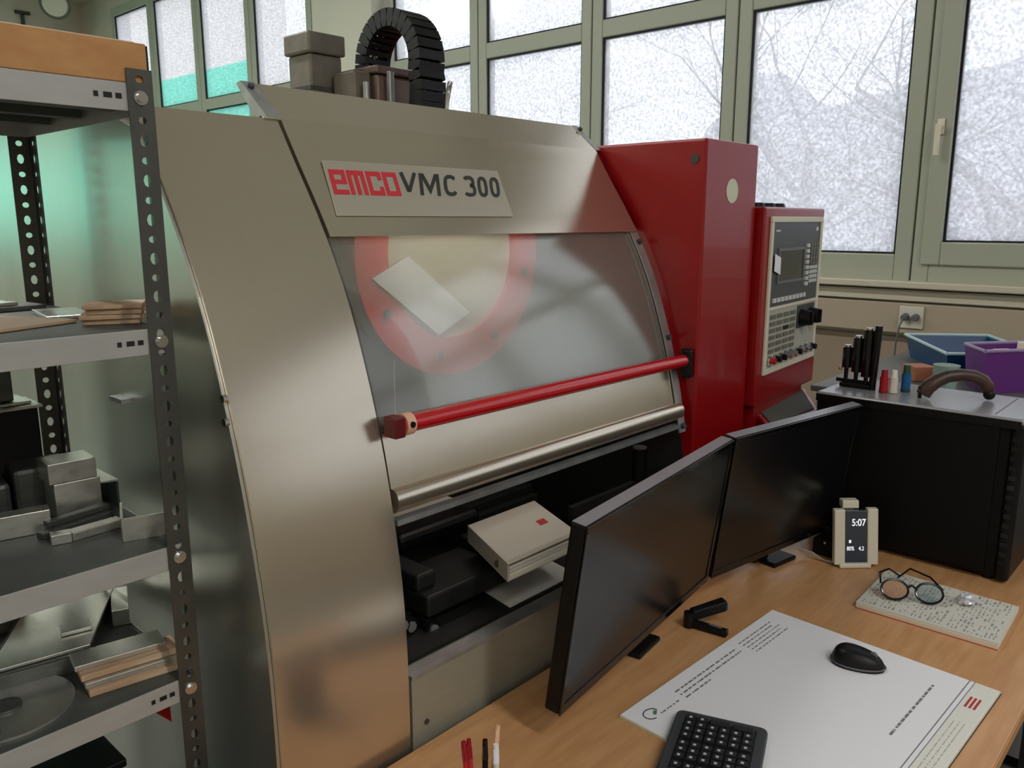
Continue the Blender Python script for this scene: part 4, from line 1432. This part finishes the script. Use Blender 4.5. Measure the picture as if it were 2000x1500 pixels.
def bin_(name, label, corners, z0, z1, m, rim, taper=.88, th=.006):
    c = [Vector((x, y, 0)) for x, y in corners]
    cen = sum(c, Vector()) / 4
    r = thing(name, label, 'bin', (cen.x, cen.y, z0), group='plastic bins behind the tower')
    top_o = [Vector((p.x, p.y, z1)) for p in c]
    bot_o = [Vector((cen.x + (p.x - cen.x) * taper, cen.y + (p.y - cen.y) * taper, z0)) for p in c]
    top_i = [cen + (p - cen) * .97 + Vector((0, 0, z1)) for p in c]
    bot_i = [Vector((cen.x + (p.x - cen.x) * taper * .96, cen.y + (p.y - cen.y) * taper * .96, z0 + th)) for p in c]
    vs = bot_o + top_o + top_i + bot_i
    fs = [(3, 2, 1, 0)]
    for k in range(4):
        j = (k + 1) % 4
        fs += [(k, j, j + 4, k + 4), (k + 4, j + 4, j + 8, k + 8), (k + 8, j + 8, j + 12, k + 12)]
    fs.append((12, 13, 14, 15))
    part('bin_shell', MB().add(vs, fs), m, r)
    rm = MB()
    for k in range(4):
        a, b = top_o[k], top_o[(k + 1) % 4]
        rm.tube([a + Vector((0, 0, .004)), b + Vector((0, 0, .004))], .006, 8)
    part('rim', rm, rim, r, smooth=True)
    return r


bin_('blue_bin', 'blue open plastic bin with a pale rim behind the tower', [(3.493, 1.047), (3.071, .779), (3.26, .53), (3.68, .79)], SCZ + .0005, 1.194, BLUEP, RIMW)
bin_('purple_bin', 'purple open plastic bin with odds and ends, right of the blue bin', [(2.989, .707), (2.854, .616), (3.05, .466), (3.185, .557)], SCZ + .0005, 1.245, PURPLE, mat('rim_lilac', (150, 130, 170), .4))
solo('white_cap', MB().cyl((3.06, .555, SCZ + .008), (3.06, .555, 1.262), .02, .016, 16), IVORY, 'white bottle cap sticking out of the purple bin', 'cap', smooth=True)
solo('peach_pad', MB().obox((2.955, .60, SCZ + .008), (.03, .03, 0), (.05, -.04, 0), (.0, .0, .122)), mat('peach', (214, 170, 150), .6), 'peach coloured pad lying in the purple bin', 'pad', bevel=.006)
solo('glass_jar', MB().cyl((2.85, .72, SCZ), (2.85, .72, 1.195), .034, .040, 20), mat('jar_glass', (150, 180, 176), .1, 0.1, spec=.8), 'pale translucent jar in front of the blue bin', 'jar', smooth=True)
solo('orange_box', MB().obox((2.93, .835, SCZ + .0005), (.05, .06, 0), (.06, -.05, 0), (0, 0, .05)), mat('terracotta', (168, 104, 76), .6), 'terracotta coloured small box left of the glass jar', 'box', bevel=.003)
solo('red_box', MB().box(2.69, 2.90, .20, .40, SCZ + .0005, 1.15), mat('dark_red_box', (140, 36, 34), .5), 'flat red box at the end of the cabinet top', 'box', bevel=.004)

# digital clock stand
CN = Vector((-.72, -.69, 0)).normalized()
CUu = Vector((0, 0, 1)).cross(CN) * 1.0
if CUu.dot(RT) < 0:
    CUu = -CUu
clk = thing('weather_clock', 'pale desk clock with a dark display in front of the tower', 'clock', (2.12, .70, ZD))
CO = Vector((2.093, .752, ZD))
lean = (Vector((0, 0, 1)) * .985 - CN * .17).normalized()
cp = lambda a, b, k=0: CO + CUu * a + lean * b + CN * k
CW, CH_ = .118, .152
part('clock_base', MB().obox(cp(.012, .0015, .012), CUu * .085, lean * .012, CN * -.05), CREAM, clk, bevel=.003)
part('side_cheek', MB().obox(cp(0, .008, -.012), CUu * .029, lean * (CH_ - .004), CN * .018), CREAM, clk, bevel=.003)
part('side_cheek', MB().obox(cp(CW - .029, .008, -.012), CUu * .029, lean * (CH_ - .002), CN * .018), CREAM, clk, bevel=.003)
dsp = part('display', MB().obox(cp(.0295, .012, -.010), CUu * (CW - .059), lean * (CH_ - .012), CN * .012), mat('display_slate', (54, 60, 72), .25), clk, bevel=.001)
EM = mat_emit('display_white', (226, 232, 240), .5)


def disp_text(body, a, b, h, sx=.9):
    o = text_part(body, 0, 0, h, sx, EM, dsp, name='digits', ex=.0002, off=.02)
    place_text(o, dsp, cp(a, b, .0024), CUu, lean, sx)


disp_text('5:07', .047, .112, .019, .85)
disp_text('80%', .034, .046, .011, .8)
disp_text('4.2', .066, .046, .011, .8)
part('icon', MB().obox(cp(.040, .066, .0022), CUu * .006, lean * .008, CN * .0004), EM, dsp)
part('back_block', MB().obox(cp(.030, CH_ + .0, -.04), CUu * .045, lean * .022, CN * .025), CREAM, clk, bevel=.003)
part('back_leg', MB().obox(cp(.04, .004, -.05), CUu * .03, lean * .15, CN * .006), CREAM, clk)

# small black adaptor and curled paper behind the clock
ad = thing('adaptor_box', 'small black adaptor box with a white light behind the clock', 'adaptor', (2.17, .80, ZD))
part('adaptor_body', MB().box(2.145, 2.215, .775, .835, ZD, ZD + .05), BLACK, ad, bevel=.006)
part('status_light', MB().ball((2.146, .80, ZD + .04), .0035), KEYLIGHT, ad)
cp_ = []
for i in range(9):
    t = i / 8
    cp_.append([(2.10 + .03 * t, .862 - .12 * t - .05 * j / 3 + .0, ZD + .002 + .022 * (2 * t - 1) ** 2 * (1 if t < .5 else .4)) for j in range(4)])
solo('curled_paper', MB().sheet(cp_, .0012), PAPER_GREY, 'curled grey paper slip lying behind the clock', 'paper', smooth=True)

# booklets with glasses
bk = thing('booklet', 'printed puzzle booklet lying below the clock and tower', 'booklet', (2.02, .475, ZD))
q0, q1, q2, q3 = Vector((1.898, .623, ZD)), Vector((2.14, .632, ZD)), Vector((2.131, .329, ZD)), Vector((1.902, .322, ZD))


def quad_slab(a, b, c, d, z0, z1, sh=0):
    vs = [Vector((p.x + sh, p.y, z0)) for p in (a, b, c, d)] + [Vector((p.x + sh, p.y, z1)) for p in (a, b, c, d)]
    return MB().add(vs, [(0, 1, 2, 3), (7, 6, 5, 4), (0, 4, 5, 1), (1, 5, 6, 2), (2, 6, 7, 3), (3, 7, 4, 0)])


part('page_block', quad_slab(q0, q1, q2, q3, ZD + .0005, ZD + .012), PAPER_EDGE, bk, bevel=.001)
part('back_cover', quad_slab(q0, q1, q2, q3, ZD + .0001, ZD + .0004, -.003), INK_RED, bk)
part('cover', quad_slab(q0, q1, q2, q3, ZD + .0125, ZD + .0145, .001), PAPER_GREY, bk)
rnd = random.Random(4)
pr = MB()
bu_, bv_ = (q3 - q0), (q1 - q0)
for i in range(34):
    a = .03 + i * .028
    b = .05
    while b < .93:
        l = rnd.uniform(.012, .07)
        if rnd.random() < .7:
            pr.obox(q0 + bu_ * a + bv_ * b + Vector((.001, 0, .0146)), bu_ * rnd.choice((.007, .010, .016)), bv_ * min(l, .95 - b), (0, 0, .0003))
        b += l + rnd.uniform(.01, .05)
part('print', pr, mat('ink_mid', (150, 150, 146), .8), bk)['kind'] = 'stuff'
ZB = ZD + .0152
gs = thing('safety_glasses', 'black-framed glasses lying upside down on the booklet', 'glasses', (2.0, .54, ZB))


def lens_ring(c, u, v, ru, rv, nn_=28):
    return [Vector(c) + Vector(u) * ru * cos(2 * pi * k / nn_) * (1 if cos(2 * pi * k / nn_) > 0 else .9) + Vector(v) * rv * sin(2 * pi * k / nn_) for k in range(nn_ + 1)]


gu = Vector((.38, -.92, 0)).normalized()
gv = Vector((.55, .2, .8)).normalized()
c1 = Vector((1.976, .563, ZB + .0235))
c2 = c1 + gu * .074 + Vector((.004, 0, .0))
part('frame_rim', MB().tube(lens_ring(c1, gu, gv, .031, .024), .0028, 8), BLACK_GLOSS, gs, smooth=True)
part('frame_rim', MB().tube(lens_ring(c2, gu, gv, .031, .024), .0028, 8), BLACK_GLOSS, gs, smooth=True)


def lens_disc(c):
    pts = lens_ring(c, gu, gv, .029, .022)[:-1]
    nl = gu.cross(gv) * .0012
    vs = pts + [p_ + nl for p_ in pts]
    k = len(pts)
    return MB().add(vs, [tuple(range(k)), tuple(range(2 * k - 1, k - 1, -1))] + [(i, (i + 1) % k, (i + 1) % k + k, i + k) for i in range(k)])


LENS = mat_polycarbonate('lens_clear', .8, .04, .05, (.8, .86, .9))
LENS_O = mat_polycarbonate('lens_amber', .8, .25, .05, (.95, .6, .3))
part('lens', lens_disc(c1), LENS_O, gs, label='amber reflecting lens')
part('lens', lens_disc(c2), LENS, gs)
part('bridge', MB().tube([c1 + gu * .029 + gv * .008, (c1 + c2) / 2 + gv * .014, c2 - gu * .029 + gv * .008], .0028, 8), BLACK_GLOSS, gs, smooth=True)
bkd = Vector((.75, .35, 0)).normalized()
part('temple', MB().tube([c1 - gu * .030 + gv * .012, c1 - gu * .028 + bkd * .05 + Vector((0, 0, .018)), c1 - gu * .0 + bkd * .10 + Vector((0, 0, .01)), c1 + gu * .03 + bkd * .115 + Vector((0, 0, -.012))], .0025, 8), BLACK_GLOSS, gs, smooth=True)
part('temple', MB().tube([c2 + gu * .030 + gv * .012, c2 + gu * .01 + bkd * .05 + Vector((0, 0, .02)), c2 - gu * .03 + bkd * .085 + Vector((0, 0, .022)), c2 - gu * .055 + bkd * .09 + Vector((0, 0, -.008))], .0025, 8), BLACK_GLOSS, gs, smooth=True)
fb = MB().ball((2.060, .425, ZB + .014), .018, 1.1, 1, .75, 14, 10)
rnd = random.Random(2)
fb.v = [(x + rnd.uniform(-.004, .004), y + rnd.uniform(-.004, .004), max(ZB, z + rnd.uniform(-.004, .004))) for x, y, z in fb.v]
solo('crumpled_foil', fb, mat('foil', (206, 206, 214), .35, .3), 'crumpled silvery wrapper lying on the booklet beside the glasses', 'wrapper')

# desk pad
PA, PB, PC = Vector((1.742, .760, ZD)), Vector((1.150, .782, ZD)), Vector((1.718, .277, ZD))
PD = PB + (PC - PA)
pad = thing('desk_pad', 'large white paper desk pad with printed lines on the desk', 'desk pad', ((PA.x + PD.x) / 2, (PA.y + PD.y) / 2, ZD))
pu = (PA - PB)
pv = (PC - PA)
part('sheet_block', MB().obox(PB + Vector((0, 0, .0003)), pu, pv, (0, 0, .005)), PAPER_EDGE, pad)
part('top_sheet', MB().obox(PB + pu * .003 + pv * .003 + Vector((0, 0, .0053)), pu * .994, pv * .994, (0, 0, .0008)), PAPER, pad)
part('backing_board', MB().obox(PB - pv * .004 + Vector((0, 0, .0001)), pu * 1.002, pv * 1.008, (0, 0, .0002)), INK_DARK, pad)
ZP = .0062
P_ = lambda a, b: PB + pu * a + pv * b + Vector((0, 0, ZP))


def dashes(mb, a0, a1, b, hgt, seed, fill=.75):
    r_ = random.Random(seed)
    a = a0
    while a < a1:
        l = r_.uniform(.006, .03)
        mb.obox(P_(a, b), pu * min(l, a1 - a), pv * hgt, (0, 0, .0002))
        a += l + r_.uniform(.003, .010)


tx = MB()
for k in range(3):
    dashes(tx, .23, .62 - (k * .12 if k == 2 else 0), .062 + k * .026, .008, k)
for k in range(5):
    dashes(tx, .66, .90 - .02 * (k % 2), .05 + k * .022, .006, 10 + k)
dashes(tx, .10, .20, .105, .007, 31)
dashes(tx, .50, .88, .785, .010, 22)
part('print', tx, INK, pad)['kind'] = 'stuff'
em = MB()
ec = P_(.075, .085)
er = [ec + Vector((cos(2 * pi * k / 24) * .018, sin(2 * pi * k / 24) * .014, .0001)) for k in range(18)]
em.tube(er, .0012, 4)
part('emblem', em, INK_DARK, pad)
part('emblem_mark', MB().obox(ec + Vector((.004, -.008, 0)), (.012, .006, 0), (-.003, .006, 0), (0, 0, .0003)), INK_GREEN, pad)
sp_ = MB()
sp_.obox(P_(.0, .885), pu, pv * .004, (0, 0, .0003))
sp_.obox(P_(.0, .905), pu, pv * .003, (0, 0, .0003))
part('strip_line', sp_, INK, pad)
part('calendar_strip', MB().obox(P_(.005, .91), pu * .99, pv * .085, (0, 0, .0002)), mat('strip_cream', (222, 222, 214), .8), pad)
rd = MB()
for k in range(3):
    rd.obox(P_(.82, .925 + k * .016) + Vector((0, 0, .0003)), pu * .075, pv * .009, (0, 0, .0002))
part('print', rd, INK_RED, pad, label='small red print')
tx2 = MB()
for k in range(3):
    dashes(tx2, .08, .72, .928 + k * .018, .004, 40 + k)
for v_ in range(len(tx2.v)):
    x, y, z = tx2.v[v_]
    tx2.v[v_] = (x, y, z + .0004)
part('print', tx2, mat('ink_pale', (178, 178, 170), .8), pad)

# mouse
ms = thing('computer_mouse', 'black wireless mouse lying on the desk pad', 'mouse', (1.628, .520, ZD + ZP), radians(-75))
mb = MB()
NN, MM = 28, 10
rows = []
for i in range(MM + 1):
    t = i / MM
    z = .036 * sin(t * pi / 2)
    s = cos(t * pi / 2) ** .55 if i < MM else .02
    row = []
    for k in range(NN):
        a = 2 * pi * k / NN
        cx_, sx_ = cos(a), sin(a)
        rx = .052 * (abs(cx_) ** .85) * (1 if cx_ > 0 else -1) * s
        ry = (.032 - .004 * cx_) * (abs(sx_) ** .85) * (1 if sx_ > 0 else -1) * s
        row.append((rx, ry, z * (1 - .22 * (rx / .052)) + .0005))
    rows.append(row)
vs = [p_ for r_ in rows for p_ in r_]
fs = [tuple(reversed(range(NN)))]
for i in range(MM):
    fs += [(i * NN + k, i * NN + (k + 1) % NN, (i + 1) * NN + (k + 1) % NN, (i + 1) * NN + k) for k in range(NN)]
fs.append(tuple(range(MM * NN, (MM + 1) * NN)))
part('shell', MB().add(vs, fs), BLACK, ms, smooth=True, local=True, angle=70)
part('side_band', MB().tube([(.053 * cos(2 * pi * k / 40), (.033 - .004 * cos(2 * pi * k / 40)) * sin(2 * pi * k / 40), .006) for k in range(41)], .0018, 6), GREYP, ms, smooth=True, local=True)
part('scroll_wheel', MB().cyl((.028, -.004, .0265), (.028, .004, .0265), .008, n=18), GREYP, ms, smooth=True, local=True)
part('button_seam', MB().tube([(.05, 0, .012), (.045, 0, .020), (.036, 0, .0263)], .0008, 5), BLACK_GLOSS, ms, local=True)

# keyboard
kbang = radians(20)
kd = Vector((cos(kbang), sin(kbang), 0))
kn_ = Vector((sin(kbang), -cos(kbang), 0))
kc = Vector((1.251, .626, 0)) - kd * .215
kb = thing('keyboard', 'black keyboard with white legends lying across the desk pad corner', 'keyboard', (kc.x, kc.y, ZD + ZP + .0005), kbang)
KL, KD = .43, .162


def rrect(w2, h2, r, n=6):
    pts = []
    for cx_, cy_, a0 in ((w2 - r, h2 - r, 0), (-w2 + r, h2 - r, 90), (-w2 + r, -h2 + r, 180), (w2 - r, -h2 + r, 270)):
        for k in range(n + 1):
            a = radians(a0 + 90 * k / n)
            pts.append((cx_ + r * cos(a), cy_ + r * sin(a)))
    return pts


part('keyboard_case', MB().prism_z(rrect(KL / 2, KD / 2, .014), 0.0, .013), KEYB, kb, bevel=.003, local=True)
part('key_well', MB().prism_z(rrect(KL / 2 - .017, KD / 2 - .018, .003), .0131, .0136), BLACK, kb, local=True)
def keyproto(wd, dp):
    m_ = MB()
    a, b = wd / 2, dp / 2
    m_.add([(-a, -b, 0), (a, -b, 0), (a, b, 0), (-a, b, 0), (-a * .86, -b * .84, .006), (a * .86, -b * .84, .006), (a * .86, b * .88, .006), (-a * .86, b * .88, .006)],
           [(0, 3, 2, 1), (4, 5, 6, 7), (0, 1, 5, 4), (1, 2, 6, 5), (2, 3, 7, 6), (3, 0, 4, 7)])
    return m_


KP = .0182
NR = 6
rows_y = [KD / 2 - .030 - r * .0205 for r in range(NR)]
kproto = None
lproto = None
tall = None
for r in range(NR):
    for c in range(21):
        x = KL / 2 - .028 - c * KP - (.006 if c > 3 else 0) - (.006 if c > 6 else 0)
        if x < -KL / 2 + .022:
            continue
        if c == 0 and r in (3, 5):
            continue
        y = rows_y[r]
        if c == 0 and r in (2, 4):
            if tall is None:
                tall = part('keycap', keyproto(.0165, .038), KEYC, kb, local=True)
                tall.location = (x, y - .010, .0137)
            else:
                share(tall, 'keycap', kb, (x, y - .010, .0137))
            continue
        if kproto is None:
            kproto = part('keycap', keyproto(.0165, .0185), KEYC, kb, local=True)
            kproto.location = (x, y, .0137)
            ko = kproto
            lproto = part('legend', MB().box(-.0028, .0026, -.0015, .0035, .0061, .0063), LEGEND, ko, local=True)
        else:
            ko = share(kproto, 'keycap', kb, (x, y, .0137))
            if c < 9:
                share(lproto, 'legend', ko, (0, 0, 0))

# stapler
sg = thing('stapler', 'small black stapler with open jaws lying left of the desk pad', 'stapler', (1.56, .85, ZD))
h0 = Vector((1.548, .866, ZD + .010))
j1 = Vector((1.622, .822, ZD + .030))
j2 = Vector((1.560, .780, ZD + .006))


def jaw(a, b, w0, w1, h):
    d = (b - a).normalized()
    s = Vector((-d.y, d.x, 0)).normalized()
    m_ = MB()
    vs = [a + s * w0, a - s * w0, b - s * w1, b + s * w1]
    vs = vs + [p_ + Vector((0, 0, h)) for p_ in vs]
    return m_.add(vs, [(0, 3, 2, 1), (4, 5, 6, 7), (0, 1, 5, 4), (1, 2, 6, 5), (2, 3, 7, 6), (3, 0, 4, 7)])


part('upper_jaw', jaw(h0 + Vector((0, 0, .006)), j1, .010, .013, .026), BLACK, sg, bevel=.004)
part('lower_jaw', jaw(h0 - Vector((0, 0, .009)), j2 - Vector((0, 0, .005)), .009, .009, .016), BLACK, sg, bevel=.003)
part('hinge', MB().cyl(h0 + Vector((-.004, .002, -.009)), h0 + Vector((-.004, .002, .026)), .012, n=16), BLACK, sg, smooth=True)
part('tip_plate', jaw(j2 + Vector((-.004, .012, .0075)), j2 + Vector((.001, .0, .0075)), .006, .006, .003), CHROME, sg)
part('jaw_front', jaw(j1 + Vector((-.004, .003, .001)), j1 + Vector((.0035, -.002, .001)), .009, .009, .016), mat('stapler_blue', (40, 78, 132), .4), sg)
part('magazine', jaw(h0 + Vector((.01, -.012, .002)), j2 + Vector((-.002, .014, .008)), .004, .004, .004), GREYP, sg)

# pens at the bottom edge, in a cup
cu = Vector((.775, .765, ZD))
cup = thing('pen_cup', 'dark pen cup at the lower edge holding pens and scissors', 'cup', cu)
cup_mb = MB()
nC = 28
vs = []
for r, z in ((.038, .0005), (.041, .074), (.038, .074), (.035, .005)):
    vs += [cu + Vector((r * cos(2 * pi * k / nC), r * sin(2 * pi * k / nC), z)) for k in range(nC)]
fs = [tuple(range(nC))]
for i in range(3):
    fs += [(i * nC + k, i * nC + (k + 1) % nC, (i + 1) * nC + (k + 1) % nC, (i + 1) * nC + k) for k in range(nC)]
fs.append(tuple(range(3 * nC, 4 * nC)))
part('cup_wall', MB().add(vs, fs), BLACK, cup, smooth=True)
part('cup_rim', MB().tube([cu + Vector((.0395 * cos(2 * pi * k / 28), .0395 * sin(2 * pi * k / 28), .075)) for k in range(29)], .002, 6), BLACK_GLOSS, cup, smooth=True)


def pen(top, foot, r, m, mc, label, name='pen', grp='pens in the cup'):
    a, b = Vector(foot), Vector(top)
    t = thing(name, label, 'pen', a, group=grp)
    d = b - a
    part('barrel', MB().cyl(a, a + d * .78, r, n=12), m, t, smooth=True)
    part('cap', MB().cyl(a + d * .7805, b, r * 1.08, r * .85, n=12), mc, t, smooth=True)
    part('clip', MB().obox(a + d * .8 + Vector((-r * 1.6, -r * .6, 0)), d * .16, (.002, -.001, 0), (.001, .0025, 0)), mc, t)


def cup_pt(dx, dy, z):
    return cu + Vector((dx, dy, z))


pen(cup_pt(-.010, .035, .140), cup_pt(-.018, .008, .006), .0045, RED_LACQ, mat('pen_red', (150, 20, 34), .35), 'red pen leaning left in the cup')
pen(cup_pt(-.002, .032, .141), cup_pt(-.005, .018, .006), .004, mat('pen_red3', (196, 60, 66), .35), mat('pen_red', (150, 20, 34), .35), 'second red pen beside the first in the cup')
pen(cup_pt(.013, .012, .142), cup_pt(.002, .002, .006), .0045, BLACK, BLACK_GLOSS, 'black pen in the middle of the cup')
pen(cup_pt(.022, -.002, .136), cup_pt(.010, -.012, .006), .005, CREAM, PAPER, 'cream white pen right of the black pen in the cup')
pen(cup_pt(.052, .022, .142), cup_pt(.018, .010, .006), .004, mat('pen_pink', (222, 150, 140), .3), mat('pen_pink2', (232, 190, 160), .3), 'pale pink pen, rightmost in the cup')
